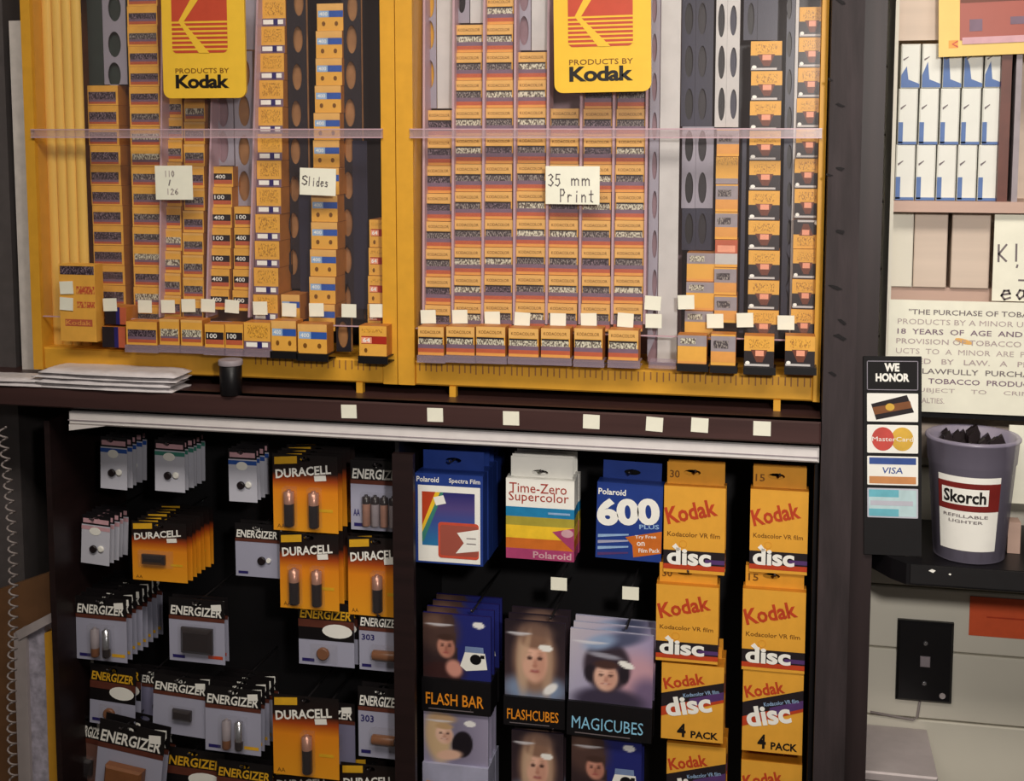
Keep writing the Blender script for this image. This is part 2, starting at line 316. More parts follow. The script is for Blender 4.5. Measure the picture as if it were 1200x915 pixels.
# rough dark post on the right, with its smoother trim board
px0, px1 = P(968, 300, -.05).x, P(1006, 300, -.05).x
post = struct(MB().box(px0, px1, -.05, .10, 0, 2.7, 'post_wood').build('trim_2'))
MB().box(px1, P(1032, 300, -.03).x, -.03, .10, 0, 2.7, 'post_trim').build('trim_board', post)
for (x, y, w, h) in ((984, 123, 14, 7), (983, 197, 16, 8), (971, 205, 8, 6), (984, 271, 18, 9), (978, 336, 18, 10), (987, 377, 16, 7), (985, 395, 18, 9), (972, 93, 7, 6), (985, 2, 14, 7), (976, 438, 12, 7)):
    a = P(x, y, -.05); k = .00049
    J = lambda: random.uniform(.4, 1.15)
    MB().prism([(-w*k*J(), .3*h*k*J()), (-.3*w*k, .7*h*k*J()), (.5*w*k*J(), .3*h*k), (1.1*w*k*J(), -.1*h*k), (.4*w*k, -.8*h*k*J()), (-.4*w*k*J(), -.3*h*k)], -.0012, .0, 'knot').build('gouge', post, (a.x, -.05, a.z), (0, random.uniform(-.2, .5), 0))

# ---------------------------------------------------------------- counter ledge and lower rack
XLL = P(-120, 470, -.05).x
led = empty('counter_ledge', ((XLL+px0)/2, -.055, ZL-.026)); tag(led, 'dark brown wooden counter ledge running under the yellow film cabinets', 'ledge')
LW = (px0-XLL)/2
MB().box(-LW, LW-.001, 0, .30, .006, .026, 'ledge_brown').build('top_board', led)
MB().bbox(-LW, LW-.001, -.002, .016, 0, .026, 'ledge_brown', .002).build('front_edge', led)
rx0, rx1 = P(80, 490, -.048).x, px0-.002; rz0, rz1 = P(500, 519, -.048).z, P(500, 503, -.048).z
rl = tag(MB().bbox(rx0, rx1, -.048, -.038, rz0, rz1, 'rail_white', .002).build('shelf_rail'), 'long white rail strip below the dark brown ledge', 'rail')
MB().box(rx0, rx1, -.0488, -.048, rz0+.0055, rz0+.0068, 'box_grey').build('groove', rl)
MB().prism([(rx0, rz0), (rx0, rz0-.008), (rx0+.05, rz0)], -.047, -.040, 'rail_white').build('end_flap', rl)
rack = empty('display_rack', ((XL+px0)/2, .16, 0)); tag(rack, 'black display rack with pegboard back below the ledge', 'rack')
def rbox(n, x0, x1, y0, y1, z0, z1, m): 
    o = MB().box(x0-rack.location.x, x1-rack.location.x, y0-.16, y1-.16, z0, z1, m).build(n, rack); return o
rbox('pegboard', XL, px0-.001, .16, .172, 0, ZL-.027, 'pegboard')
rbox('side_panel', XL, XL+.008, -.03, .159, 0, ZL-.05, 'dark_wood')
rbox('side_panel', px0-.006, px0-.001, -.03, .159, 0, ZL-.05, 'black')
dx0, dx1 = P(461, 700, -.045).x, P(485, 700, -.045).x
rbox('divider_post', dx0, dx1, -.045, -.036, 0, P(470, 532, -.045).z, 'dark_wood')
rbox('divider_panel', dx0+.001, dx0+.006, -.0359, .159, 0, ZL-.05, 'black')
rbox('base_shelf', XL+.0085, px0-.0065, -.03, .159, .30, .32, 'dark_wood')

# ---------------------------------------------------------------- the two yellow film cabinets
ZTOP = P(500, -110, 0).z
def cabinet(name, label, x0, x1, stileL, stileR, zb, zr, back):
    c = empty(name, ((x0+x1)/2, 0, zb)); tag(c, label, 'cabinet'); ox, oz = c.location.x, zb
    def b(n, a0, a1, y0, y1, z0, z1, m): return MB().box(a0-ox, a1-ox, y0, y1, z0-oz, z1-oz, m).build(n, c)
    b('stile', x0, stileL, -.01, .11, zb, ZTOP, 'frame_yellow'); b('stile', stileR, x1, -.01, .11, zb, ZTOP, 'frame_yellow')
    o = MB().bbox(stileL-ox, stileR-ox, -.008, .11, 0, zr-oz, 'frame_yellow', .002).build('bottom_rail', c)
    b('top_rail', stileL, stileR, -.008, .11, ZTOP-.03, ZTOP, 'frame_yellow')
    for (a0, a1, m) in back: b('back_panel', a0, a1, .104, .11, zr, ZTOP-.03, m)
    return c, b
xa = [P(x, 230, 0).x for x in (37, 48, 450, 466.5, 467.5, 487, 958, 966)]
zbl, zbr = P(300, 441, 0).z, P(700, 459, 0).z; zb = (zbl+zbr)/2
zr = P(700, 430, 0).z
CL, bl = cabinet('film_cabinet', 'left yellow film cabinet with ribbed side panel and a handwritten Slides card', xa[0], xa[3], xa[1], xa[2], zb, zr, [(xa[1], P(335, 230, .1).x, 'back_amber'), (P(335, 230, .1).x, xa[2], 'black')])
CR, br = cabinet('film_cabinet', 'right yellow film cabinet with a handwritten 35 mm Print card', xa[4], xa[7], xa[5], xa[6], zb, zr, [(xa[5], P(800, 230, .1).x, 'back_mauve'), (P(800, 230, .1).x, xa[6], 'tray_dark')])
for c, b, xs in ((CL, bl, (422,)), (CR, br, (531, 911))):
    for x in xs: a = P(x, 450, -.005).x; b('foot', a-.004, a+.004, -.008, .002, ZL, zb, 'frame_yellow')
for c, b, xs in ((CL, bl, (60, 250)), (CR, br, (531, 911))):      # rear feet
    for x in xs: a = P(x, 450, -.005).x; b('foot', a-.004, a+.004, .09, .10, ZL, zb, 'frame_yellow')
for c, x0, x1 in ((CL, 300, 446), (CR, 492, 955)):               # row of slits along the bottom rail
    m = MB(); x = x0
    while x < x1:
        a = P(x, 436, -.0082); m.box(a.x-c.location.x-.0007, a.x-c.location.x+.0007, -.0086, -.0081, zr-zb-.011-random.random()*.003, zr-zb-.002, 'back_amber'); x += 6+random.random()*2
    m.build('slit_row', c)['kind'] = 'stuff'
# ribs of the left panel
for i in range(5):
    a0, a1 = P(46+i*11.2, 230, .02).x, P(46+(i+1)*11.2, 230, .02).x; r = (a1-a0)/2; pr = [(a0-CL.location.x+r-r*math.cos(math.pi*k/8), .02-.75*r*math.sin(math.pi*k/8)) for k in range(9)]
    z0, z1 = zr-zb, ZTOP-.03-zb; v = [(x, y, z0) for x, y in pr]+[(x, y, z1) for x, y in pr]
    MB().add(v, [(k, k+1, k+10, k+9) for k in range(8)]+[(8, 0, 9, 17)], 'rib_yellow', False).build('rib', CL)
# clear doors: upper and lower sheets with the acrylic bar where they meet
for c, b, a0, a1 in ((CL, bl, xa[1]+.001, xa[2]-.001), (CR, br, xa[5]+.001, xa[6]-.001)):
    zc0, zc1, zd = P(550, 160.5, -.012).z, P(550, 152, -.012).z, P(550, 386, -.006).z
    b('door_sheet', a0, a1, -.0055, -.0035, zd, zc0, 'acrylic'); b('door_sheet', a0, a1, -.0055, -.0035, zc1, ZTOP-.03, 'acrylic')
    b('door_bar', a0-.004, a1+.004, -.0135, -.0105, zc0, zc1, 'acrylic_bar')
    b('bar_edge', a0-.004, a1+.004, -.0138, -.0105, zc0-.0014, zc0, 'acrylic_edge'); b('bar_edge', a0-.004, a1+.004, -.0138, -.0105, zc1, zc1+.0014, 'acrylic_edge')
    b('door_lip', a0, a1, -.0075, -.0035, zd-.0012, zd, 'acrylic_edge')
# thin clear dividers between the print columns
for xt, xb in ((497, 496), (531.5, 530), (567.5, 565), (604, 602), (643, 640), (682, 679), (720.5, 717), (759.5, 755)):
    p, q = P(xt, 0, .028), P(xb, 380, -.001)
    p = q+(p-q)*1.35; ox = CR.location.x
    MB().add([(p.x-ox-.0014, p.y, p.z-zb), (p.x-ox+.0014, p.y, p.z-zb), (q.x-ox+.0014, q.y, q.z-zb), (q.x-ox-.0014, q.y, q.z-zb), (p.x-ox-.0014, p.y+.03, p.z-zb), (p.x-ox+.0014, p.y+.03, p.z-zb), (q.x-ox+.0014, q.y+.03, q.z-zb), (q.x-ox-.0014, q.y+.03, q.z-zb)],
             [(0, 3, 2, 1), (1, 2, 6, 5), (0, 4, 7, 3), (0, 1, 5, 4), (3, 7, 6, 2)], 'acrylic_edge').build('divider', CR)
for xt, xb, yt in ((301.5, 291.5, 0), (190, 187, 0), (248, 242, 110)):
    p, q = P(xt, yt, .03), P(xb, 372, .0); p = q+(p-q)*1.3; ox = CL.location.x
    MB().add([(p.x-ox-.0012, p.y, p.z-zb), (p.x-ox+.0012, p.y, p.z-zb), (q.x-ox+.0012, q.y, q.z-zb), (q.x-ox-.0012, q.y, q.z-zb), (p.x-ox-.0012, p.y+.03, p.z-zb), (p.x-ox+.0012, p.y+.03, p.z-zb), (q.x-ox+.0012, q.y+.03, q.z-zb), (q.x-ox-.0012, q.y+.03, q.z-zb)],
             [(0, 3, 2, 1), (1, 2, 6, 5), (0, 4, 7, 3), (0, 1, 5, 4), (3, 7, 6, 2)], 'acrylic_edge').build('divider', CL)
# empty dispenser channels: punched strips with what shows through their holes
def strip(c, x0, x1, y0, y1, m, holes, back, Y, lean=0):
    a0, a1, z0, z1 = R4(x0, y0, x1, y1, Y); ox = c.location.x
    if holes:
        hs = []
        for (cx, cy, rx, ry) in holes:
            q = P(cx, cy, Y); hs.append((q.x-ox, q.z-zb, rx*.00098, ry*.00098))
        cs = MB().holeplate(a0-ox, a1-ox, z0-zb, z1-zb, Y, Y+.0015, hs, m).build('channel_strip', c)
        MB().box(a0-ox, a1-ox, Y+.006, Y+.008, z0-zb, z1-zb, back).build('channel_back', cs)
    else: MB().box(a0-ox, a1-ox, Y, Y+.0015, z0-zb, z1-zb, m).build('channel_strip', c)
strip(CL, 102, 119.5, -60, 100, 'back_green', None, None, .05); strip(CL, 120, 147, -60, 99, 'tray_grey', [(134, y, 9.5, 17) for y in (-31, 10, 52, 88)], 'back_green', .05)
strip(CL, 250, 273, 60, 194, 'tray_grey', [(261, y, 8, 21) for y in (86, 130, 172)], 'back_mauve', .045); strip(CL, 275, 297, 60, 242, 'tray_grey', [(286, y, 8, 20) for y in (86, 130, 176, 218)], 'spool_brown', .045)
strip(CL, 286, 304, -60, 58, 'tray_grey', None, None, .045)
strip(CL, 338, 360, -60, 338, 'tray_dark', [(350-y*.022, y, 6.8, 17) for y in (-40, 3, 46, 90, 133, 177, 221, 264, 307)], 'spool_brown', .045)
strip(CL, 351, 366, 228, 345, 'tray_blue', None, None, .043)
strip(CL, 402, 424, -60, 374, 'tray_dark', [(413-y*.022, y, 7, 18) for y in (-35, 8, 46, 88, 132, 174, 217, 261, 305, 349)], 'spool_brown', .045)
strip(CL, 414, 431, 165, 362, 'tray_blue', None, None, .043); strip(CL, 394, 411, 372, 412, 'tray_dark', [(402, 392, 7, 17)], 'spool_brown', -.004)
strip(CR, 495, 511, -60, 127, 'tray_grey', [(503.5, y, 6, 18) for y in (-40, 4, 41, 87)], 'frame_yellow', .045); strip(CR, 512, 530, -60, 127, 'tray_white', None, None, .046)
strip(CR, 533, 550, -60, 27, 'tray_grey', [(541, y, 5, 14) for y in (-32, 2)], 'black', .045); strip(CR, 551, 566, -60, 27, 'tray_white', None, None, .046)
strip(CR, 607, 622, -60, 59, 'tray_grey', [(614, y, 6, 18) for y in (-44, -4, 36)], 'back_mauve', .045); strip(CR, 623, 642, -60, 59, 'tray_white', None, None, .046)
strip(CR, 761, 772, -60, 425, 'tray_grey', [(767, y, 3, 17) for y in range(-36, 420, 46)], 'back_mauve', .02); strip(CR, 773, 796, -60, 425, 'tray_white', None, None, .022)
for (ya, yb, mm, ys) in ((-60, 148, 'tray_blue', (-28, 22, 72, 122)), (148.3, 244, 'tray_grey', (171, 220)), (244.3, 293, 'tray_blue', (268,))):
    strip(CR, 799, 815, ya, yb, mm, [(807.5, y, 5, 19) for y in ys], 'black', .045); strip(CR, 815.3, 836, ya, yb, mm, [(823, y, 5, 19) for y in ys], 'tray_dark', .045)
strip(CR, 839, 852, -60, 149, 'tray_white', [(845.5, y, 4, 20) for y in (-26, 24, 73, 122)], 'black', .045); strip(CR, 852.2, 867, -60, 149, 'tray_white', [(859.5, y, 4, 18) for y in (-26, 24, 73, 122)], 'tray_blue', .045)
strip(CR, 872, 888, -60, 47, 'tray_blue', [(880, y, 4, 19) for y in (-26, 22)], 'black', .045); strip(CR, 888.3, 912, -60, 47, 'tray_blue', None, None, .046)
strip(CR, 929.5, 933, -60, 390, 'tray_white', None, None, .03); strip(CR, 919, 929, -60, 390, 'tray_blue', [(925, y, 3, 15) for y in range(-36, 380, 44)], 'black', .035)
strip(CR, 868, 873, 150, 390, 'tray_blue', None, None, .03)

# ---------------------------------------------------------------- film boxes
def film_mesh(t, w, h, d, var=0):
    m = MB(); y = -.0002; X0, X1 = -w/2, w/2
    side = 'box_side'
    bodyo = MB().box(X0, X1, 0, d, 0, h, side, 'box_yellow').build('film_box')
    def r(a, b, c, e, mm, k=1): m.rect(X0+a*w, X0+b*w, c*h, e*h, y*k, mm)
    sp = ('speck_dark', 'speck_grey', 'speck_white')[var]
    if t == 'A':
        r(.03, .93, .30, .68, 'speck_dark'); r(.03, .93, .18, .30, 'box_violet'); r(.03, .93, .08, .18, 'box_red')
    elif t == 'B':
        r(.05, .97, .36, .66, sp); r(.05, .97, .24, .36, 'box_violet'); r(.05, .97, .10, .24, 'box_red')
    elif t == 'C':
        r(.05, .95, .34, .62, sp); r(.05, .95, .26, .34, 'box_violet'); r(.05, .95, .14, .26, 'box_red'); r(0, 1, .9, 1, 'box_tan')
    elif t == 'E':
        r(.04, .96, .34, .66, 'box_black'); m.text('400' if var else '100', X0+.12*w, .40*h, .5*w, .2*h, 2*y, 'white', .01); r(.04, .96, .14, .34, 'box_red')
    elif t == 'G':
        r(0, 1, .0, .30, 'box_violet'); r(.08, .58, .08, .25, 'white', 2); r(.5, .68, .04, .28, 'navy', 3); r(.68, .9, .08, .25, 'white', 2); r(.14, .9, .42, .9, 'speck_yellow')
    elif t == 'I':
        r(0, 1, .76, 1, 'box_tan'); r(.04, .5, .50, .74, 'light_blue'); m.text('400', X0+.10*w, .55*h, .3*w, .14*h, 2*y, 'white', .01); r(.46, 1, .50, .74, 'blue', 2)
        m.ell(X0+.25*w, .26*h, .07*w, .09*h, y, 'ink_brown', 10); m.ell(X0+.74*w, .26*h, .07*w, .09*h, y, 'ink_brown', 10)
    elif t == 'K':
        r(.08, 1, .40, .66, 'deep_red'); r(.08, .46, .42, .62, 'pink', 2); m.text('64', X0+.14*w, .45*h, .26*w, .15*h, 3*y, 'white', .02); m.ell(X0+.24*w, .18*h, .06*w, .08*h, y, 'ink_brown', 10); r(.1, .9, .78, .9, 'speck_yellow')
    elif t == 'R':
        r(0, 1, .66, 1, 'box_tan'); m.text('KODACOLOR', X0+.09*w, .76*h, .8*w, .11*h, 2*y, 'ink_brown', .01)
        r(.02, .96, .58, .64, 'box_black', 2); r(.02, .96, .38, .60, sp); r(.0, 1, .24, .38, 'box_violet'); r(0, 1, .10, .24, 'box_red'); r(0, 1, 0, .10, 'box_orange')
    elif t == 'N':
        r(0, 1, .62, 1, 'box_grey'); r(.1, .62, .70, .9, 'speck_white', 2); r(0, 1, .0, .08, 'box_orange')
    elif t == 'O':
        if var == 0: r(0, 1, .45, .95, 'box_grey'); r(.1, .7, .55, .8, 'speck_grey', 2); r(0, 1, .1, .45, 'box_orange')
        elif var == 1: r(0, 1, .70, 1, 'speck_yellow'); r(0, 1, .0, .2, 'box_grey')
        else: r(0, 1, .5, 1, 'box_red'); r(.1, .9, .55, .8, 'pink', 2); r(0, 1, .1, .5, 'tray_white')
    elif t == 'Q':
        m.rect(X0, X1, .0, .52*h, y, 'box_black'); r(.16, .84, .62, .9, 'speck_yellow')
        m.poly([(X0+.22*w, .56*h), (X0+.78*w, .56*h), (X0+.62*w, .16*h), (X0+.42*w, .16*h)], 2*y, 'brown'); r(.38, .66, .36, .54, 'pink', 3)
        r(.02, .85, .03, .10, 'tray_white', 2); m.ell(X0+.12*w, .13*h, .08*w, .06*h, 3*y, 'white', 8)
    elif t == 'V':
        r(0, .52, 0, 1, 'box_black'); r(.52, .7, 0, 1, 'navy'); r(.7, 1, 0, 1, 'box_red')
    m.build('front_print', bodyo); return bodyo
FB = {}
def film(t, px0_, px1_, py0, py1, Y, label, group, depth=.045, w=None, h=None, var=0, flip=False, rz=0):
    a0, a1, z0, z1 = R4(px0_, py0, px1_, py1, Y)
    k = (t, round(w*1e4) if w else round((a1-a0)*1e4), round(h*1e4) if h else round((z1-z0)*1e4), depth, var)
    if k not in FB: o = film_mesh(t, (w or a1-a0), (h or z1-z0), depth, var); FB[k] = o
    else: o = copy_tree(FB[k])
    o.location = ((a0+a1)/2, Y, z0); o.rotation_euler = (0, math.pi if flip else 0, rz)
    if flip: o.location.z = z0+(h or z1-z0)
    return tag(o, label, 'film box', group)
DESC = {'A': 'yellow film box with dark speckled band', 'B': 'yellow film box with grey print band', 'C': 'narrow yellow film box with grey band', 'E': 'small yellow film box with dark band',
        'G': 'yellow slide film box with navy band', 'I': 'yellow slide film box with blue band', 'K': 'yellow film box with dark red band', 'R': 'yellow and red print film box',
        'N': 'yellow film box with grey top', 'O': 'small orange and grey film box', 'Q': 'yellow film box with black lower half', 'V': 'black and red striped film box'}
LCOLS = [('A', 102, 138, 112, 148, 100, 23.4, 11, .045, .03), ('B', 148, 184, 158, 193, -16.5, 23.5, 17, .045, .012), ('C', 191, 214, 188, 212, 86, 26, 11, .045, .01),
         ('C', 216, 241, 214, 238, 91, 26, 11, .045, .01), ('E', 250, 273, 245, 269, 195, 24, 7, .03, .01), ('E', 275, 297, 272, 295, 242, 24.5, 5, .025, .01),
         ('G', 306, 336, 297, 325, -.5, 31.4, 12, .045, .004), ('I', 330, 352, 330, 352, 345, 31, 1, .01, .01), ('I', 373, 402, 360, 393, 4, 32, 12, .045, .004), ('K', 434, 457, 429, 455, 257, 33, 4, .02, .004)]
RCOLS = [('R', 500, 530.5, 498, 528, 129, 32.6, 8, .035, .002), ('R', 533, 566, 532, 564, 29, 32.6, 11, .038, .002), ('R', 569, 602, 567, 600, -4, 32.6, 12, .04, .002), ('R', 606, 641, 604, 638, 61, 32.6, 10, .038, .002),
         ('R', 645, 680, 642, 676, 127, 32.6, 8, .03, .002), ('R', 684, 719, 681, 714, 95, 32.6, 9, .032, .002), ('R', 723, 758, 719, 753, 95, 32.6, 9, .032, .002), ('N', 805, 838, 802, 836, 296, 34, 3, .02, .004),
         ('O', 840, 866, 836, 863, 151, 32.5, 7, .035, .004), ('Q', 880, 917, 875, 912, 48, 35, 10, .035, .004), ('Q', 938, 966, 925, 958, 8, 35.4, 11, .035, .004)]
BOT_L = {1: (148, 184, 377, 404), 2: (187, 210, 374, 404), 3: (212, 237, 375, 405), 4: (240, 263, 380, 407), 5: (264, 285, 380, 408), 6: (286, 317, 378, 409), 7: (318, 347, 376, 411), 8: (349, 383, 380, 414), 9: (421, 453, 382, 417)}
BOT_R = {0: (490, 520, 383, 416), 1: (523, 556, 383, 416), 2: (558, 592, 383, 417), 3: (596, 631, 385, 418), 4: (634, 668, 385, 419), 5: (673, 706, 385, 421), 6: (713, 748, 387, 422), 7: (794, 828, 393, 426), 8: (833, 862, 392, 428), 9: (872, 907, 394, 430), 10: (920, 955, 394, 430)}
for cab, cols, bot, cname in ((CL, LCOLS, BOT_L, 'left'), (CR, RCOLS, BOT_R, 'right')):
    for ci, (t, a, b, c, d, y0, p, n, Yt, Yb) in enumerate(cols):
        ym = y0+n*p/2; k = .5
        q = R4((a+c)/2, ym-p/2, (b+d)/2, ym+p/2, (Yt+Yb)/2); w, h = (q[1]-q[0])*.985, (q[3]-q[2])
        zt = P((a+b)/2, y0, Yt).z; zbm = P((c+d)/2, y0+n*p, Yb).z; step = (zt-zbm)/n; h = step*.985
        shortcol = f'{ORD[ci+1]} column, {cname} cabinet'
        colname = f'{ORD[ci+1]} box column of the {cname} cabinet'
        for i in range(n):
            f = (i+.5)/n; Y = Yt+(Yb-Yt)*f; py = y0+p*(i+.5)
            xa0, xa1 = a+(c-a)*f, b+(d-b)*f
            var = random.choice((0, 1, 1, 2)) if t in 'BCRE' else (random.choice((0, 0, 1, 2)) if t == 'O' else 0)
            if t == 'R' and ci in (1, 3): var = random.choice((1, 2, 2))
            if t == 'R' and ci == 0: var = random.choice((0, 0, 1))
            o = film(t, xa0, xa1, py-p/2, py+p/2, Y, f'{DESC[t]}, {ORD[i+1]} from top, {shortcol}' , f'film boxes in {colname}', .045, w, h, var, flip=(t == 'Q' and ci == 10 and i == 7))
            z = zt-step*(i+1)+.0002
            o.location.z = z+(h if o.rotation_euler[1] > 1 else 0)
            o.location.x += random.uniform(-.0006, .0006)
        if ci in bot:
            u = bot[ci]
            film(t, *u, -.032, f'{DESC[t]}, front foot of {shortcol}', f'front boxes of the {cname} cabinet', .024, var=(2 if t in 'RC' else 0))
            l0, l1, lz0, lz1 = R4(u[0]-1, u[3]+.5, u[1]+2, u[3]+9, -.035); m = 'lip_clear' if (cname == 'right' and ci < 7) or (cname == 'left' and ci < 7) else 'black'
            ox = cab.location.x
            MB().box(l0-ox, l1-ox, -.035, -.0125, lz1-zb-.0015, lz1-zb, m).box(l0-ox, l1-ox, -.0365, -.035, lz0-zb, lz1-zb-.0002, m).build('tray_lip', cab)
            MB().box(l0-ox, l1-ox, -.0345, -.0085, lz0-zb, lz0-zb+.0015, m).build('tray_floor', cab)
l0, l1, lz0, lz1 = R4(760, 424, 792, 432, -.03)
MB().box(l0-CR.location.x, l1-CR.location.x, -.03, -.0085, lz0-zb, lz1-zb, 'lip_clear').build('tray_lip', CR)
# cartons at the foot of the ribbed panel
film('V', 123, 148, 360, 380, -.02, 'upper black and red striped film box beside the yellow carton', 'striped film boxes', .03)
film('V', 120, 147, 383, 407, -.024, 'lower black and red striped film box beside the yellow carton', 'striped film boxes', .03)
a0, a1, z0, z1 = R4(70, 310, 112, 400, -.031); w, h = a1-a0, z1-z0
t = tag(empty('film_carton', ((a0+a1)/2, -.031, z0)), 'tall yellow film carton with red print at foot of ribbed panel', 'carton')
MB().box(-w/2, w/2, 0, .02, 0, h, 'box_yellow').build('carton_body', t)
m = MB().rect(-w*.46, w*.48, h*.87, h*.98, -.0003, 'speck_dark').rect(-w*.02, w*.48, h*.62, h*.72, -.0003, 'speck_red').rect(-w*.02, w*.48, h*.44, h*.52, -.0003, 'speck_red').rect(-w*.36, w*.4, h*.2, h*.29, -.0003, 'box_red')
m.text('Kodak', -w*.34, h*.215, w*.7, h*.06, -.0005, 'box_orange', .01); m.build('print', t)

# ---------------------------------------------------------------- tags, cards and signs on the cabinets
def sticker(name, x, y, w, h, Y, label, cat, group=None, rot=0, th=.0006, m='paper'):
    a = P(x, y, Y); sc = (Y+D)/D*.00098
    o = MB().box(-w*sc/2, w*sc/2, -th, 0, -h*sc/2, h*sc/2, m).build(name, None, (a.x, Y, a.z), (0, rot, 0)); tag(o, label, cat, group); return o, sc
lt = [(78, 337, -.0318), (78, 356, -.0318), (129, 357, -.021), (170, 359, 0), (197, 359, 0), (221, 358, 0), (244, 358, 0), (272, 359, 0), (305, 361, 0), (339, 363, 0), (371, 363, 0), (409, 364, 0), (442, 364, 0)]
rt = [(502, 371, 0), (539, 371, 0), (577, 373, 0), (612, 374, 0), (654, 375, 0), (690, 375, 0), (733, 375, 0), (765, 355, 0), (766, 376, 0), (804, 354, 0), (838, 376, 0), (873, 375, 0), (921, 378, 0)]
for cname, L in (('left', lt), ('right', rt)):
    for i, (x, y, Y) in enumerate(L):
        sticker('price_tag', x, y, 19.5, 17, Y or -.0057, f'small blank white price tag, {ORD[i+1]} from left in {cname} cabinet', 'price tag', f'price tags of the {cname} cabinet', random.uniform(-.06, .06))
for i, (x, y) in enumerate(((409, 482), (510, 486), (599, 490), (693, 494), (767, 497), (820, 498), (893, 502))):
    sticker('price_tag', x, y, 20.5, 17.5, -.0572, f'white price tag stuck on brown ledge edge, {ORD[i+1]} from left', 'price tag', 'price tags on the ledge', random.uniform(-.04, .06))
o, sc = sticker('note_card', 204, 214, 52, 44, -.0057, 'handwritten 110 / 126 note card on left cabinet door', 'card', None, -.01)
MB().pen('110', -13*sc, 8*sc, 5*sc, 7*sc, -.0009, 'faded_ink', .6*sc).pen('/', -8*sc, -3*sc, 5*sc, 6*sc, -.0009, 'ink_soft', .8*sc).pen('126', -11*sc, -15*sc, 6*sc, 7*sc, -.0009, 'faded_ink', .6*sc).build('handwriting', o)
o, sc = sticker('note_card', 372.5, 213, 48, 34, -.0057, 'handwritten Slides note card on left cabinet door', 'card', None, .03)
MB().pen('S', -21*sc, -4*sc, 9.5*sc, 11*sc, -.0009, 'ink_soft', .75*sc).pen('lides', -13.5*sc, -5*sc, 5.7*sc, 11*sc, -.0009, 'ink_soft', .6*sc, -.03).build('handwriting', o)
o, sc = sticker('note_card', 671, 217, 66, 46, -.0057, 'handwritten 35 mm Print note card on right cabinet door', 'card', None, 0)
MB().pen('35', -30*sc, -1*sc, 8.5*sc, 14*sc, -.0009, 'ink_soft', .7*sc).pen('mm', -2*sc, 0, 13*sc, 14*sc, -.0009, 'ink_soft', .7*sc).pen('Print', -16*sc, -20*sc, 8.8*sc, 15*sc, -.0009, 'ink_soft', .7*sc).build('handwriting', o)
def kodak_sign(x0, y0, x1, y1, rx0, rx1, ry0, ry1, ax, ay, tx0, tx1, label, rot):
    Y = -.0145; a0, a1, z0, z1 = R4(x0, y0, x1, y1, Y); w, h = a1-a0, z1-z0; s_ = w/(x1-x0)
    o = tag(empty('brand_sign', ((a0+a1)/2, Y, z0), (0, rot, 0)), label, 'sign')
    fx = lambda px: (px-(x0+x1)/2)*s_; fz = lambda py: (y1-py)*s_
    bd = MB().prism(rnd(-w/2, w/2, 0, h, .010), 0, .004, 'sign_yellow').build('board', o)
    m = MB().poly(rnd(fx(rx0), fx(rx1), fz(ry1), fz(ry0), .006), -.0004, 'logo_red')
    wd = rx1-rx0
    m.poly([(fx(ax), fz(ay)), (fx(ax+wd*.30), fz(ry0)), (fx(ax+wd*.46), fz(ry0)), (fx(ax+wd*.10), fz(ay))], -.0008, 'sign_yellow')
    m.poly([(fx(ax), fz(ay)), (fx(ax+wd*.08), fz(ay)), (fx(ax+wd*.55), fz(ry1+.2)), (fx(ax+wd*.36), fz(ry1+.2))], -.0008, 'sign_yellow')
    n = 7; st = (ry1-ay)/n
    for i in range(n): m.rect(fx(rx0), fx(rx1), fz(ay+st*i+st*.42), fz(ay+st*i), -.0006, 'sign_yellow')
    m.build('emblem', bd)
    th = (tx1-tx0)
    MB().text('PRODUCTS BY', fx(tx0), fz(y1-th*.43), fx(tx1)-fx(tx0), th*.085*s_, -.0005, 'ink_brown', .005).text('Kodak', fx(tx0), fz(y1-th*.17), fx(tx1)-fx(tx0), th*.235*s_, -.0005, 'ink', .035, space=.95).build('lettering', bd)
    return o
kodak_sign(190, -20, 287, 115, 202, 267, 1, 66, 210, 32, 205, 268, 'yellow sign with red striped emblem on the left cabinet', 0)
kodak_sign(650, -25, 764, 108, 667, 743, -22, 55, 675, 20, 668, 743, 'yellow sign with red striped emblem on the right cabinet', -.015)

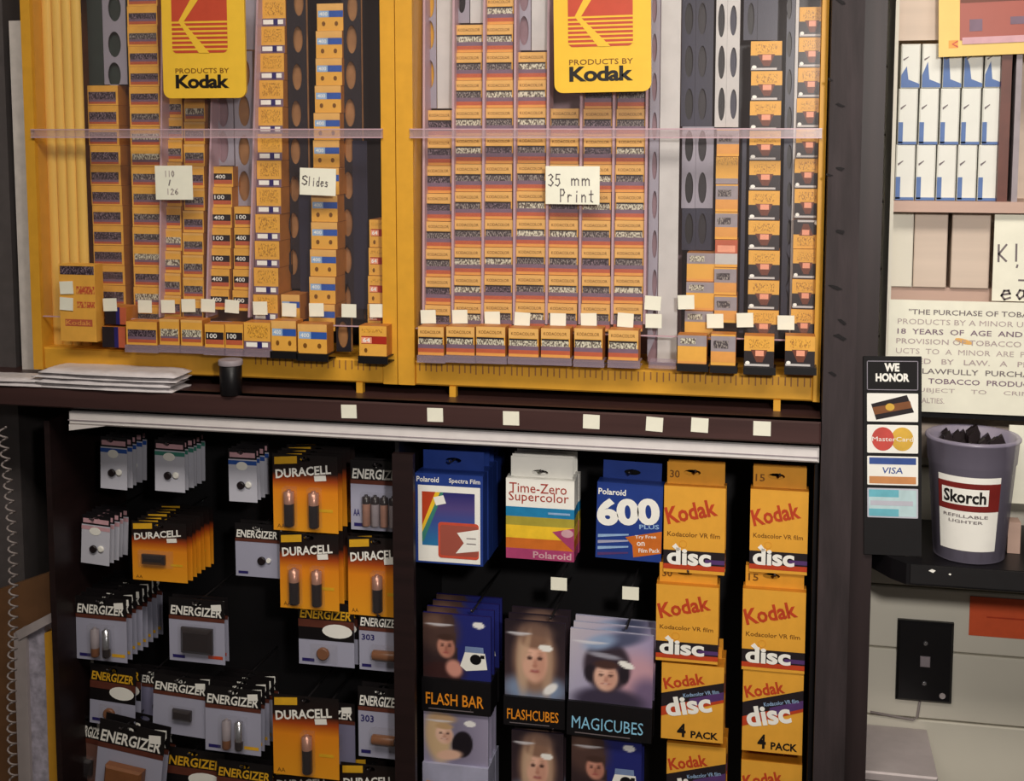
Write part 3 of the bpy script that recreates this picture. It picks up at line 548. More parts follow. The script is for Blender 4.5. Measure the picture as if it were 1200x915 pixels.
# ---------------------------------------------------------------- things lying on the ledge
def slab_stack(px, Y, z, n, th, m, name, label, grp, rz=0, jit=.004):
    xs = [p[0] for p in px]; ys = [p[1] for p in px]; c = Vector(((min(xs)+max(xs))/2, (min(ys)+max(ys))/2)); W2, D2 = (max(xs)-min(xs))/2, (max(ys)-min(ys))/2
    from mathutils import noise
    for i in range(n):
        NX, NY = 36, 10; v = []; f = []; sx, sy = random.uniform(.9, 1.0), random.uniform(.92, 1.0); jx = random.uniform(-jit, jit); ph = random.uniform(0, 50)
        for lay in (0, 1):
            for a in range(NX+1):
                for b in range(NY+1):
                    u, w_ = 2*a/NX-1, 2*b/NY-1; edge = max(0, min(1, (1-abs(u))*9))*max(0, min(1, (1-abs(w_))*4))
                    ex = 1+.03*noise.noise((w_*2, ph, 0)); ey = 1-.12*abs(u)**3+.06*noise.noise((u*3, ph, 4))
                    hgt = 0 if lay == 0 else th*(.10+.85*edge*(.55+.45*(.5+.5*noise.noise((u*6, w_*3, ph)))))
                    v.append((u*W2*sx*ex, w_*D2*sy*ey, hgt))
        q = lambda l, a, b: l*(NX+1)*(NY+1)+a*(NY+1)+b
        for a in range(NX):
            for b in range(NY): f += [(q(1, a, b), q(1, a+1, b), q(1, a+1, b+1), q(1, a, b+1)), (q(0, a, b), q(0, a, b+1), q(0, a+1, b+1), q(0, a+1, b))]
        for a in range(NX): f += [(q(0, a, 0), q(0, a+1, 0), q(1, a+1, 0), q(1, a, 0)), (q(0, a+1, NY), q(0, a, NY), q(1, a, NY), q(1, a+1, NY))]
        for b in range(NY): f += [(q(0, 0, b+1), q(0, 0, b), q(1, 0, b), q(1, 0, b+1)), (q(0, NX, b), q(0, NX, b+1), q(1, NX, b+1), q(1, NX, b))]
        o = MB().add(v, f, m, True).build(name, None, (c.x+jx+(.008 if n > 2 else -.012), c.y, z+i*th)); o.rotation_euler = (0, 0, random.uniform(-.012, .012))
        tag(o, f'{label}, {["lowest", "second lowest", "third", "topmost"][i] if n > 2 else ["lower", "upper"][i]} of the pile', 'bag', grp)
q0, q1, q2, q3, q4 = PZ(66, 457, ZL), PZ(196, 461, ZL), PZ(226, 450, ZL), PZ(210, 442, ZL), PZ(70, 440, ZL)
slab_stack([(q.x, max(q.y, -.062)) for q in (q0, q1, q2)]+[(q3.x-.01, -.014), (q4.x, -.014)], 0, ZL+.0002, 4, .0062, 'plastic_white', 'plastic_bag', 'flat white plastic bag on ledge by film cabinet', 'white bags on the ledge')
q0, q1 = PZ(-40, 452, ZL), PZ(64, 457, ZL)
slab_stack([(q0.x, -.06), (q1.x-.006, -.06), (q1.x-.006, -.02), (q0.x, -.012)], 0, ZL+.0002, 2, .0055, 'plastic_white', 'plastic_bag', 'thin white plastic bag at far left end of ledge', 'thin white bags on the ledge', jit=.002)
a = PZ(271, 462, ZL)
c = tag(empty('film_canister', (a.x, a.y, ZL)), 'black film canister with grey cap standing on the ledge', 'canister')
MB().lathe([(.0128, 0), (.0135, .001), (.0138, .036), (.0128, .037)], 'black', n=24).build('can', c)
MB().lathe([(.0148, .0372), (.0150, .038), (.0150, .0430), (.0142, .0438)], 'box_grey', n=24).build('cap', c)

# ---------------------------------------------------------------- battery cards on pegs
def card_base(name, x0, y0, x1, y1, Y, rot=0, rz=0):
    a0, a1, z0, z1 = R4(x0, y0, x1, y1, Y)
    return empty(name, ((a0+a1)/2, Y, z0), (0, rot, rz)), a1-a0, z1-z0
def blister(o, x0, x1, z0, z1, d): MB().bbox(x0, x1, -d, -.0003, z0, z1, 'blister', min(.004, d*.5)).build('blister', o)
def upright_cell(o, cx, z0, z1, r, top='copper', bot='cell_dark', split=.62):
    h = z1-z0
    MB().lathe([(r*.9, z0), (r, z0+.001), (r, z0+h*split)], bot, (cx, -r-.0008, 0), 14).lathe([(r, z0+h*split), (r, z1-.003), (r*.4, z1-.002), (r*.4, z1)], top, (cx, -r-.0008, 0), 14).build('battery', o)
def plate(o, w, h, m, hz=None):
    hz = hz or h-.006
    MB().holeplate(-w/2, w/2, 0, h, 0, .0008, [(0, hz, min(.007, w*.14), .0032)], m, 12).build('card', o)
def duracell(x0, y0, x1, y1, Y, cells=2, name='battery_card'):
    o, w, h = card_base(name, x0, y0, x1, y1, Y); plate(o, w, h, 'duracell')
    m = MB(); ts = .13*h
    m.poly([(-w*.47, h*.86), (-w*.12, h*.885), (-w*.12, h*.98), (-w*.47, h*.955)], -.0004, 'header_yellow')
    m.text('DURACELL', -w*.45, h*.675, w*.86, ts*.9, -.0005, 'white', .03, .08, .13); m.text('AA', -w*.44, h*.035, w*.12, h*.05, -.0004, 'ink_brown')
    m.rect(w*.2, w*.42, h*.27, h*.31, -.0004, 'header_yellow'); m.build('print', o)
    MB().poly([(w*.14, h*.735), (w*.32, h*.75), (w*.33, h*.68), (w*.15, h*.665)], -.0009, 'white').build('price_sticker', o)
    if cells == 2: cs, r = (-w*.22, w*.16), w*.10
    elif cells == 1: cs, r = (w*.05,), w*.12
    else: cs, r = (-w*.02,), w*.13
    r = min(r, .0068)
    if cells == 0:
        MB().bbox(-w*.3, w*.12, -.009, -.0012, h*.30, h*.46, 'cell_dark', .004).build('battery', o)
        blister(o, -w*.36, w*.25, h*.25, h*.52, .0105)
    else:
        for cx in cs: upright_cell(o, cx, h*.09, h*.56, r); blister(o, cx-r*1.2, cx+r*1.2, h*.07, h*.585, 2*r+.002)
    return o
def energizer(x0, y0, x1, y1, Y, kind='cell', rot=0, txt='ENERGIZER', body='card_grey'):
    o, w, h = card_base('battery_card', x0, y0, x1, y1, Y, rot)
    plate(o, w, h, body+'_headed'); m = MB()
    yel = kind == 'yellow'
    m.rect(-w/2, w/2, h*.66, h*.72, -.0005, 'header_brown')
    m.text(txt, -w*.47, h*.735, w*.92, h*.145, -.0006, 'header_yellow' if yel else 'white', .025, .12)
    if yel:
        m.rect(-w/2, w/2, h*.40, h*.66, -.0004, 'header_black'); m.ell(w*.2, h*.56, w*.27, h*.11, -.0008, 'white')
        m.rect(-w/2, w/2, h*.60, h*.70, -.0006, 'header_brown')
    m.rect(-w*.44, -w*.22, h*.05, h*.10, -.0004, 'navy')
    if kind in ('cell', 'dcell', 'sq'): m.rect(w*.2, w*.46, h*.08, h*.13, -.0004, 'kodak_red' if kind == 'dcell' else 'header_yellow')
    if kind == 'aa4': m.text('AA', -w*.45, h*.20, w*.12, h*.10, -.0005, 'navy', .02)
    if kind == 'num': m.text('303', -w*.44, h*.50, w*.3, h*.1, -.0005, 'navy', .02)
    m.build('print', o)
    if kind in ('cell', 'pill', 'dcell', 'sq'): MB().poly([(w*.26, h*.93), (w*.44, h*.95), (w*.45, h*.85), (w*.27, h*.83)], -.0009, 'white').build('price_sticker', o)
    if kind in ('cell',): 
        upright_cell(o, -w*.08, h*.10, h*.55, min(w*.11, .0058), 'box_grey', 'cell_brown', .3); upright_cell(o, w*.14, h*.10, h*.55, min(w*.09, .0055), 'chrome', 'cell_dark', .3); blister(o, -w*.22, w*.26, h*.08, h*.58, .0135)
    elif kind == 'dcell': MB().bbox(-w*.26, w*.30, -.010, -.0012, h*.16, h*.56, 'cell_dark', .005).build('battery', o); blister(o, -w*.30, w*.34, h*.13, h*.6, .0115)
    elif kind == 'aa4':
        for k in range(4): upright_cell(o, -w*.18+k*w*.165, h*.09, h*.53, min(w*.075, .006), 'cell_dark', 'copper' if k%2 == 0 else 'box_grey', .72)
        blister(o, -w*.28, w*.42, h*.07, h*.55, .0135)
    elif kind == 'button' : 
        MB().lathe([(.0052, 0), (.0056, -.001), (.0056, -.0028), (.0045, -.0034)], 'cell_dark', (w*.1, -.0006, h*.32), 16, 'y').build('battery', o); m2 = MB().lathe([(.0034, 0), (.003, -.002)], 'white', (w*.25, -.0006, h*.33), 12, 'y').build('price_dot', o)
    elif kind == 'pill': MB().bbox(-w*.12, w*.22, -.008, -.0012, h*.28, h*.46, 'cell_dark', .003).build('battery', o); blister(o, -w*.18, w*.27, h*.23, h*.5, .0095)
    elif kind == 'yellow': MB().lathe([(.008, 0), (.0085, -.001), (.0085, -.004), (.007, -.005)], 'cell_brown', (-w*.05, -.0006, h*.20), 16, 'y').build('battery', o); blister(o, -w*.28, w*.2, h*.05, h*.34, .007)
    elif kind == 'num': MB().lathe([(.006, -w*.14), (.0066, -w*.12), (.0066, w*.36), (.006, w*.38)], 'cell_brown', (0, -.0075, h*.30), 14, 'x').build('battery', o); blister(o, -w*.2, w*.44, h*.18, h*.44, .0145)
    elif kind == 'sq': MB().bbox(-w*.30, w*.26, -.015, -.0012, h*.10, h*.52, 'cell_brown', .003).build('battery', o); MB().text('ENERGIZER', -w*.24, h*.27, w*.44, h*.05, -.0152, 'header_yellow').build('battery_lettering', o.children[-1] if False else o)
    return o
def button_card(x0, y0, x1, y1, Y, stripe, rot=0):
    o, w, h = card_base('button_cell_card', x0, y0, x1, y1, Y, rot); plate(o, w, h, 'card_white_headed')
    m = MB(); m.rect(-w/2, w/2, h*.70, h*.78, -.0003, stripe).rect(-w*.45, w*.45, h*.84, h*.93, -.0005, 'photo_pink'); m.ell(-w*.02, h*.68, w*.2, h*.08, -.0006, 'white'); m.build('print', o)
    MB().lathe([(.0046, 0), (.0052, -.0008), (.0052, -.003), (.004, -.0036)], 'cell_dark', (-w*.05, -.0004, h*.32), 16, 'y').build('battery', o)
    MB().lathe([(.0046, 0), (.0046, -.0012), (.003, -.002)], 'white', (w*.2, -.0004, h*.33), 14, 'y').build('blister', o)
    return o
HOOKS = []
def hook(x, z, y0, label):
    o = MB().tube([(0, .1595, 0), (0, y0+.01, 0), (0, y0-.004, .001), (0, y0-.010, .005)], .0013, 'wire', 6).build('peg_hook', None, (x, 0, z)); tag(o, label, 'hook', 'peg hooks'); return o
def stack(first, n, pitch, desc, hole=None, grp=None):
    first['label'] = f'{desc}, front one of its peg'; first['category'] = 'battery card'; first['group'] = grp or desc
    for k in range(1, n):
        c = copy_tree(first); c.location.y += pitch*k; c.location.x += random.uniform(-.0012, .0012); c.location.z += random.uniform(-.001, .0006)
        c.rotation_euler[1] += random.uniform(-.012, .012); c['label'] = f'{desc}, {ORD[k+1]} from front on its peg'
    h = max(v[2] for ch in first.children for v in ch.bound_box)
    hook(first.location.x, first.location.z+h-.0063, first.location.y, f'wire peg hook carrying {desc}'[:110])
stack(button_card(117, 512, 148, 573, .02, 'blue', .03), 5, .013, 'white button cell card, blue stripe, leftmost top peg')
stack(button_card(181, 516, 216, 576, .02, 'green', .02), 6, .012, 'white button cell card with green stripe')
stack(button_card(268, 526, 301, 588, .02, 'blue'), 4, .013, 'white button cell card beside large orange battery cards')
stack(duracell(320, 533, 396, 623, .01, 2), 5, .0165, 'top orange two cell battery card')
stack(energizer(411, 540, 474, 622, .02, 'aa4'), 2, .016, 'grey four cell battery card beside the divider')
stack(button_card(94, 604, 127, 661, .02, 'photo_pink', .06), 5, .012, 'grey button cell card, leftmost of second row')
stack(duracell(155, 612, 219, 681, .015, 0), 7, .0135, 'short orange battery card in second row')
stack(energizer(276, 614, 328, 676, .03, 'button'), 2, .014, 'grey button battery card in second row')
stack(duracell(328, 625, 397, 714, .008, 2), 4, .0165, 'lower orange two cell battery card in second row')
stack(duracell(408, 630, 474, 722, .018, 1), 2, .0165, 'orange single cell battery card by divider')
stack(energizer(89, 700, 148, 774, .015, 'cell', .01), 8, .0145, 'grey battery card, leftmost of third row')
stack(energizer(198, 702, 263, 776, .015, 'dcell', .01), 2, .0145, 'grey battery card with one wide dark battery')
stack(energizer(350, 706, 415, 780, .02, 'yellow'), 2, .014, 'white oval yellow lettered battery card, third row')
stack(energizer(421, 716, 471, 786, .02, 'num', txt='ENERGIZER'), 1, .0145, 'grey card with long battery by divider, third row')
stack(energizer(104, 780, 157, 850, .02, 'yellow', .05), 2, .014, 'yellow lettered battery card, leftmost of fourth row')
stack(energizer(152, 784, 204, 846, .05, 'button', .03, body='card_violet'), 2, .012, 'violet battery card half hidden in fourth row')
stack(energizer(178, 793, 242, 861, .012, 'pill', .05), 2, .0145, 'grey battery card with tiny dark battery')
stack(energizer(240, 806, 305, 882, .005, 'cell', .02), 5, .0145, 'grey two cell battery card, fourth row')
stack(duracell(320, 816, 397, 910, .0, 1), 1, .0145, 'bottom orange single cell battery card')
stack(energizer(352, 822, 416, 894, .03, 'pill', txt='ENERGIZER', body='card_violet'), 1, .0145, 'violet card hidden behind bottom orange battery card')
stack(energizer(420, 806, 471, 888, .01, 'num'), 2, .015, 'white 303 battery card beside the divider')
stack(energizer(108, 848, 184, 945, -.005, 'sq', .12), 3, .0165, 'tilted battery card with brown square battery')
stack(energizer(188, 878, 262, 955, .02, 'yellow', .03), 2, .014, 'yellow lettered battery card at bottom edge')
stack(energizer(253, 893, 318, 965, .01, 'yellow', .03), 2, .014, 'second yellow lettered battery card at bottom edge')
stack(duracell(322, 899, 392, 985, .02, 1), 2, .0165, 'orange battery card cut by the bottom edge')
stack(duracell(400, 896, 468, 985, .02, 1), 2, .0165, 'orange battery card cut by bottom edge, by divider')
stack(energizer(80, 838, 116, 930, .03, 'pill', .10, body='skin_dim'), 1, .0145, 'dim brownish battery card at bottom left corner')
stack(energizer(84, 765, 110, 838, .05, 'pill', .04, body='skin_dim'), 1, .0145, 'dim brownish battery card by left side panel')

# ---------------------------------------------------------------- instant film, disc film and flash boxes
def ordlab(first, n, pitch, desc, cat, grp, hookz=None, jit=.001):
    first['label'] = f'{desc}, front one' if n > 1 else desc; first['category'] = cat; first['group'] = grp
    for k in range(1, n):
        c = copy_tree(first); c.location.y += pitch*k; c.location.x += random.uniform(-jit, jit); c['label'] = f'{desc}, {ORD[k+1]} from front'
    if hookz: hook(first.location.x, first.location.z+hookz, first.location.y+.012, f'wire peg hook carrying {desc}')
def tab(o, w, z0, z1, y, m, hz=None, cx=0, inset=.004):
    MB().holeplate(-w/2+inset, w/2-inset, z0, z1, y, y+.0008, [(cx, hz or (z0+z1)/2, .010, .0035)], m, 14).build('hang_tab', o)
def base(name, x0, y0, x1, y1, Y, rot=0):
    a0, a1, z0, z1 = R4(x0, y0, x1, y1, Y); return empty(name, ((a0+a1)/2, Y, z0), (0, rot, 0)), a1-a0, z1-z0
# blue box with a picture in a white frame
o, w, h = base('instant_film_box', 487, 556, 566, 661, -.01); d = .024; ht = .024
MB().box(-w/2, w/2, 0, d, 0, h, 'polaroid_blue').build('body', o); tab(o, w, h, h+ht, d-.001, 'polaroid_blue')
m = MB().rect(-w*.46, w*.46, h*.02, h*.87, -.0003, 'white')
m.text('Polaroid', -w*.48, h*.905, w*.33, h*.06, -.0003, 'white', .015).text('Spectra Film', 0, h*.895, w*.46, h*.065, -.0003, 'white', .01)
m.build('print', o)
pic = MB().rect(-w*.40, w*.38, h*.20, h*.80, -.0005, 'spectra_sky').build('picture', o)
m = MB().poly([(-w*.40, h*.80), (-w*.20, h*.80), (-w*.40, h*.42)], -.0007, 'kodak_red').poly([(-w*.20, h*.80), (-w*.13, h*.80), (-w*.40, h*.34), (-w*.40, h*.42)], -.0007, 'tz_yellow')
m.poly([(-w*.13, h*.80), (-w*.08, h*.80), (-w*.38, h*.24), (-w*.40, h*.24), (-w*.40, h*.34)], -.0007, 'green')
m.poly(rnd(-w*.16, w*.44, h*.07, h*.47, .004), -.0009, 'cam_red').poly(rnd(-w*.13, w*.43, h*.10, h*.44, .003), -.0010, 'red_panel')
m.poly([(w*.12, h*.36), (w*.44, h*.41), (w*.44, h*.17), (w*.10, h*.13), (w*.22, h*.25)], -.0012, 'white').rect(w*.26, w*.40, h*.30, h*.31, -.0014, 'ink_soft').rect(w*.26, w*.40, h*.24, h*.25, -.0014, 'ink_soft')
m.poly([(-w*.23, h*.74), (-w*.08, h*.77), (-w*.04, h*.68), (-w*.19, h*.65)], -.0012, 'white'); m.build('picture_details', o)
ordlab(o, 5, .0255, 'blue instant film box with white framed picture', 'film box', 'blue instant film boxes', h+ht*.5)
# rainbow box
o, w, h = base('instant_film_box', 593, 562, 673, 656, -.01); ht = .025; d = .0115
MB().box(-w/2, w/2, 0, d, 0, h*.13, 'tz_magenta').box(-w/2, w/2, 0, d, h*.13, h*.26, 'tz_orange').box(-w/2, w/2, 0, d, h*.26, h*.42, 'tz_yellow').box(-w/2, w/2, 0, d, h*.42, h*.53, 'tz_olive').box(-w/2, w/2, 0, d, h*.53, h*.65, 'tz_blue').box(-w/2, w/2, 0, d, h*.65, h, 'white').build('body', o)
tab(o, w, h, h+ht, d-.001, 'white', hz=h+.006, cx=-.002)
m = MB().text('Time-Zero', -w*.45, h*.83, w*.84, h*.12, -.0004, 'red_text', .004).text('Supercolor', -w*.46, h*.69, w*.88, h*.15, -.0004, 'red_text', .004).text('Polaroid', -w*.10, h*.02, w*.56, h*.085, -.0004, 'photo_pink', .02)
m.poly([(w*.18, h*.36), (w*.5, h*.42), (w*.5, h*.13), (w*.40, h*.20)], -.0003, 'tz_magenta').ell(w*.40, h*.35, w*.09, h*.05, -.0006, 'photo_pink').rect(w*.12, w*.44, h*.575, h*.60, -.0004, 'light_blue'); m.build('print', o)
ordlab(o, 4, .0122, 'rainbow striped white instant film box', 'film box', 'rainbow instant film boxes', h+.006)
# blue 600 plus
o, w, h = base('instant_film_box', 698, 567, 775, 656, -.01, .02); ht = .022
MB().box(-w/2, w/2, 0, .022, 0, h, 'polaroid_blue').build('body', o); tab(o, w, h, h+ht, .021, 'polaroid_blue', hz=h+.009)
m = MB().text('Polaroid', -w*.48, h*.84, w*.42, h*.08, -.0004, 'white', .02).text('600', -w*.48, h*.42, w*.96, h*.36, -.0005, 'white', .05, 0, .09).text('PLUS', w*.16, h*.42, w*.30, h*.06, -.0005, 'light_blue', .02, 0, .07)
m.poly([(-w*.05, h*.30), (w*.5, h*.41), (w*.5, h*.12), (w*.08, h*.04), (w*.06, h*.20)], -.0003, 'tz_orange')
for k, c in enumerate(('light_blue', 'photo_grey', 'light_blue', 'disc_purple')): m.poly([(-w*.47, h*(.31-k*.08)), (0, h*(.345-k*.08)), (0, h*(.325-k*.08)), (-w*.47, h*(.27-k*.08))], -.0003, c)
for k, tx in enumerate(('Try Free', 'on', 'Film Pack')): m.text(tx, w*.10+k*.03*w, h*(.28-k*.085), w*(.32 if k != 1 else .12), h*.055, -.0006, 'white', .01, 0, .08)
m.build('print', o); ordlab(o, 1, 0, 'blue instant film box with large white numeral 600', 'film box', None or 'blue 600 film box', h+.009)

def disc_box(x0, y0, x1, y1, Y, num, desc, n=2, rot=0):
    o, w, h = base('disc_film_box', x0, y0, x1, y1, Y, rot); d = .0115; hb = h*.80
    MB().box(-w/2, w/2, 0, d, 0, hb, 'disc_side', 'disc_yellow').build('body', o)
    tab(o, w, hb, h, d-.001, 'disc_tab', hz=hb+(h-hb)*.55, cx=-.004, inset=.0025)
    m = MB().rect(-w/2, w/2, hb*.10, hb*.26, -.0003, 'box_black').rect(w*.18, w*.5, hb*.12, hb*.17, -.0004, 'disc_purple').rect(-w/2, w/2, hb*.04, hb*.10, -.0003, 'kodak_red')
    m.text('Kodak', -w*.43, hb*.55, w*.84, hb*.20, -.0004, 'kodak_red', .03, 0, .24).text('Kodacolor VR film', -w*.44, hb*.42, w*.86, hb*.055, -.0004, 'ink_brown', .01)
    m.text('disc', -w*.44, hb*.09, w*.72, hb*.20, -.0006, 'white', .035, 0, 0); m.poly([(-w*.36, hb*.30), (-w*.30, hb*.34), (-w*.22, hb*.27), (-w*.27, hb*.25)], -.0006, 'white')
    rv = [((r*math.cos(2*math.pi*k/14)-w*.18), -.0005, r*math.sin(2*math.pi*k/14)+hb*.335) for r in (w*.055, w*.065) for k in range(14)]
    m.add(rv, [(k, 14+k, 14+(k+1)%14, (k+1)%14) for k in range(14)], 'disc_tab')
    m.build('print', o); MB().text(num, -w*.42, hb+(h-hb)*.28, w*.16, h*.07, d-.0016, 'ink_brown', .01).build('tab_lettering', o)
    ordlab(o, n, .0125, desc, 'film box', 'disc film boxes', hb+(h-hb)*.55)
def disc4(x0, y0, x1, y1, Y, desc, n=2, rot=0):
    o, w, h = base('disc_film_pack', x0, y0, x1, y1, Y, rot); d = .026
    MB().box(-w/2, w/2, 0, d, 0, h, 'disc_side', 'disc_yellow').build('body', o); tab(o, w, h, h+.014, d-.001, 'disc_tab', hz=h+.009)
    m = MB().text('Kodak', -w*.44, h*.65, w*.66, h*.15, -.0004, 'kodak_red', .03, 0, .22)
    m.poly([(-w/2, h*.60), (w/2, h*.80), (w/2, h*.58), (-w/2, h*.36)], -.0003, 'box_black').poly([(-w*.05, h*.555), (w/2, h*.68), (w/2, h*.58), (-w*.05, h*.45)], -.0004, 'disc_purple').poly([(-w/2, h*.42), (w/2, h*.64), (w/2, h*.54), (-w/2, h*.30)], -.00035, 'kodak_red')
    m.text('disc', -w*.40, h*.29, w*.74, h*.25, -.0006, 'white', .035, 0, .20).text('Kodacolor VR film', -w*.14, h*.565, w*.58, h*.05, -.0006, 'light_blue', .01, 0, .20)
    m.text('4', -w*.24, h*.04, w*.14, h*.18, -.0005, 'ink', .03).text('PACK', -w*.02, h*.04, w*.44, h*.095, -.0005, 'ink', .03); m.build('print', o)
    ordlab(o, n, .027, desc, 'film pack', 'four packs of disc film', h+.009)
disc_box(778, 545, 850, 672, -.015, '30', 'yellow disc film box marked 30, top of left disc column', 2)
disc_box(879, 550, 947, 672, -.015, '15', 'yellow disc film box marked 15, top of right disc column', 2)
disc_box(769, 664, 842, 776, -.022, '30', 'yellow disc film box marked 30, second of left column', 3)
disc_box(870, 668, 944, 787, -.022, '15', 'yellow disc film box marked 15, second of right column', 2)
disc4(775, 779, 848, 868, -.02, 'yellow disc film 4 PACK, left disc column', 2)
disc4(870, 787, 941, 882, -.02, 'yellow disc film 4 PACK, right disc column', 2)
disc4(781, 873, 850, 965, -.01, 'yellow disc film 4 PACK, foot of left column', 2)
disc4(868, 893, 939, 985, -.01, 'yellow disc film 4 PACK, foot of right column', 2)

def mat_attr():
    m = bpy.data.materials.new('printed_photo'); m.use_nodes = True; nt = m.node_tree; b = nt.nodes['Principled BSDF']
    at = nt.nodes.new('ShaderNodeAttribute'); at.attribute_name = 'print_colour'; nt.links.new(at.outputs['Color'], b.inputs['Base Color']); b.inputs['Roughness'].default_value = .4
    MATS['printed_photo'] = m
mat_attr()
def sst(a, b, x): t = max(0, min(1, (x-a)/(b-a))); return t*t*(3-2*t)
def photo(o, x0, x1, z0, z1, y, bg, layers, nx=44, ny=48):       # printed photograph: soft patches of ink laid on a fine grid
    v = []; cols = []; f = []
    for j in range(ny+1):
        for i in range(nx+1):
            u, w_ = i/nx, j/ny; c = list(bg(u, w_))
            for (cx, cy, rx, ry, rot, col, soft, al) in layers:
                du, dv = u-cx, (w_-cy); a, b = du*math.cos(rot)+dv*math.sin(rot), -du*math.sin(rot)+dv*math.cos(rot)
                d = math.hypot(a/rx, b/ry); k = al*(1-sst(1-soft, 1+soft, d))
                c = [p+(q-p)*k for p, q in zip(c, col)]
            v.append((x0+(x1-x0)*u, y, z0+(z1-z0)*w_)); cols.append(lin([max(0, min(255, q)) for q in c])+(1,))
    for j in range(ny):
        for i in range(nx): f.append((j*(nx+1)+i, j*(nx+1)+i+1, (j+1)*(nx+1)+i+1, (j+1)*(nx+1)+i))
    ob = MB().add(v, f, 'printed_photo').build('picture', o); at = ob.data.color_attributes.new('print_colour', 'FLOAT_COLOR', 'POINT')
    for k, c in enumerate(cols): at.data[k].color = c
    return ob
def headlayers(cx, cy, r, hair, skin, dark, tilt=0):
    e = 1.05
    L = [(cx, cy-.1*r, r*.86, r*1.1*e, tilt, skin, .18, 1), (cx+r*.35, cy-.25*r, r*.4, r*.8, tilt, dark, .6, .35), (cx-r*.2, cy+r*.35, r*.4, r*.3, 0, [min(255, q+22) for q in skin], .7, .6)]
    for s_ in (-1, 1): L += [(cx+s_*r*.34, cy+r*.06, r*.17, r*.10, 0, (60, 38, 36), .5, .85), (cx+s_*r*.36, cy+r*.30, r*.2, r*.04, s_*-.12*0, hair, .7, .4)]
    L += [(cx+.02*r, cy-r*.22, r*.12, r*.2, 0, dark, .8, .5), (cx, cy-r*.36, r*.16, r*.07, 0, dark, .7, .7), (cx, cy-r*.64, r*.3, r*.09, 0, (158, 78, 76), .5, .9), (cx, cy-r*.62, r*.2, r*.035, 0, (235, 215, 205), .6, .8),
          (cx, cy+r*.92, r*.85, r*.36, 0, hair, .3, 1)]
    return L
PH = {}
PH['girl'] = (lambda u, v: (70-30*v, 52-22*v, 56-20*v), [(.5, .1, .55, .2, 0, (128, 146, 176), .4, 1), (.5, .5, .36, .46, 0, (150, 116, 96), .25, 1), (.30, .42, .10, .4, 0, (206, 174, 146), .5, .8), (.70, .42, .09, .42, 0, (190, 156, 130), .5, .8), (.5, .86, .3, .12, 0, (120, 92, 80), .5, .8)]
   + headlayers(.5, .50, .25, (140, 106, 88), (226, 176, 152), (180, 118, 100)) + [(.36, .66, .05, .2, -.3, (196, 162, 134), .6, .7), (.76, .12, .13, .06, .5, (244, 242, 240), .3, 1), (.68, .66, .12, .045, -.05, (248, 246, 240), .15, 1)])
PH['child'] = (lambda u, v: (176+20*v-30*u, 172+16*v-34*u, 198-10*u), [(.85, .35, .35, .4, .5, (206, 158, 168), .5, .9), (.95, .15, .2, .25, 0, (96, 84, 120), .5, .8), (.48, .02, .42, .2, 0, (62, 54, 74), .3, 1), (.45, .52, .28, .36, 0, (58, 46, 56), .15, 1), (.60, .9, .3, .10, .3, (70, 76, 104), .5, .9), (.36, .84, .2, .1, .4, (150, 172, 206), .5, .9), (.25, .40, .07, .12, 0, (40, 32, 40), .3, 1), (.66, .42, .06, .12, 0, (40, 32, 40), .3, 1)]
   + headlayers(.44, .38, .17, (74, 50, 46), (228, 180, 158), (180, 122, 106)) + [(.42, .66, .2, .035, -.1, (180, 180, 196), .4, .8), (.68, .56, .10, .045, -.35, (248, 246, 240), .15, 1)])
PH['lady'] = (lambda u, v: (52, 38, 40) if u < .55-.1*v else (34, 40, 112), [(.22, .75, .3, .35, .2, (84, 60, 54), .4, .9), (.15, .88, .14, .1, 0, (130, 98, 82), .6, .6), (.30, .10, .3, .16, 0, (60, 34, 34), .4, 1)]
   + headlayers(.34, .50, .15, (70, 48, 42), (198, 136, 116), (140, 86, 72), .15) + [(.46, .16, .12, .14, .4, (214, 150, 134), .3, 1), (.82, .86, .09, .05, -.1, (244, 242, 240), .1, 1)])
PH['woman'] = (lambda u, v: (128+60*abs(u-.5), 122+58*abs(u-.5), 146+60*abs(u-.5)), [(.22, .5, .2, .5, .1, (212, 180, 140), .3, 1), (.30, .88, .2, .1, 0, (190, 156, 120), .4, 1)]
   + headlayers(.32, .58, .16, (196, 160, 118), (232, 190, 168), (186, 130, 110), .1) + [(.60, .40, .16, .26, -.1, (28, 22, 30), .10, 1), (.40, .17, .2, .1, .2, (228, 184, 160), .3, 1), (.72, .82, .09, .06, 0, (244, 242, 240), .1, 1)])
def camera_print(o, w, z, s_, y):
    MB().poly([(w, z+s_*.2), (w+s_*.2, z+s_*.8), (w+s_*1.05, z+s_*.8), (w+s_*1.15, z+s_*.12), (w+s_*.25, z)], y, 'white').build('camera_picture', o)
    MB().poly([(w+s_*.2, z+s_*.8), (w+s_*1.0, z+s_*.8), (w+s_*.98, z+s_*1.05), (w+s_*.22, z+s_*1.05)], y, 'photo_blue').build('camera_picture', o)
    MB().ell(w+s_*.66, z+s_*.52, s_*.24, s_*.22, y-.0003, 'black').rect(w+s_*.86, w+s_*1.03, z+s_*.58, z+s_*.72, y-.0003, 'black').build('lens_print', o)
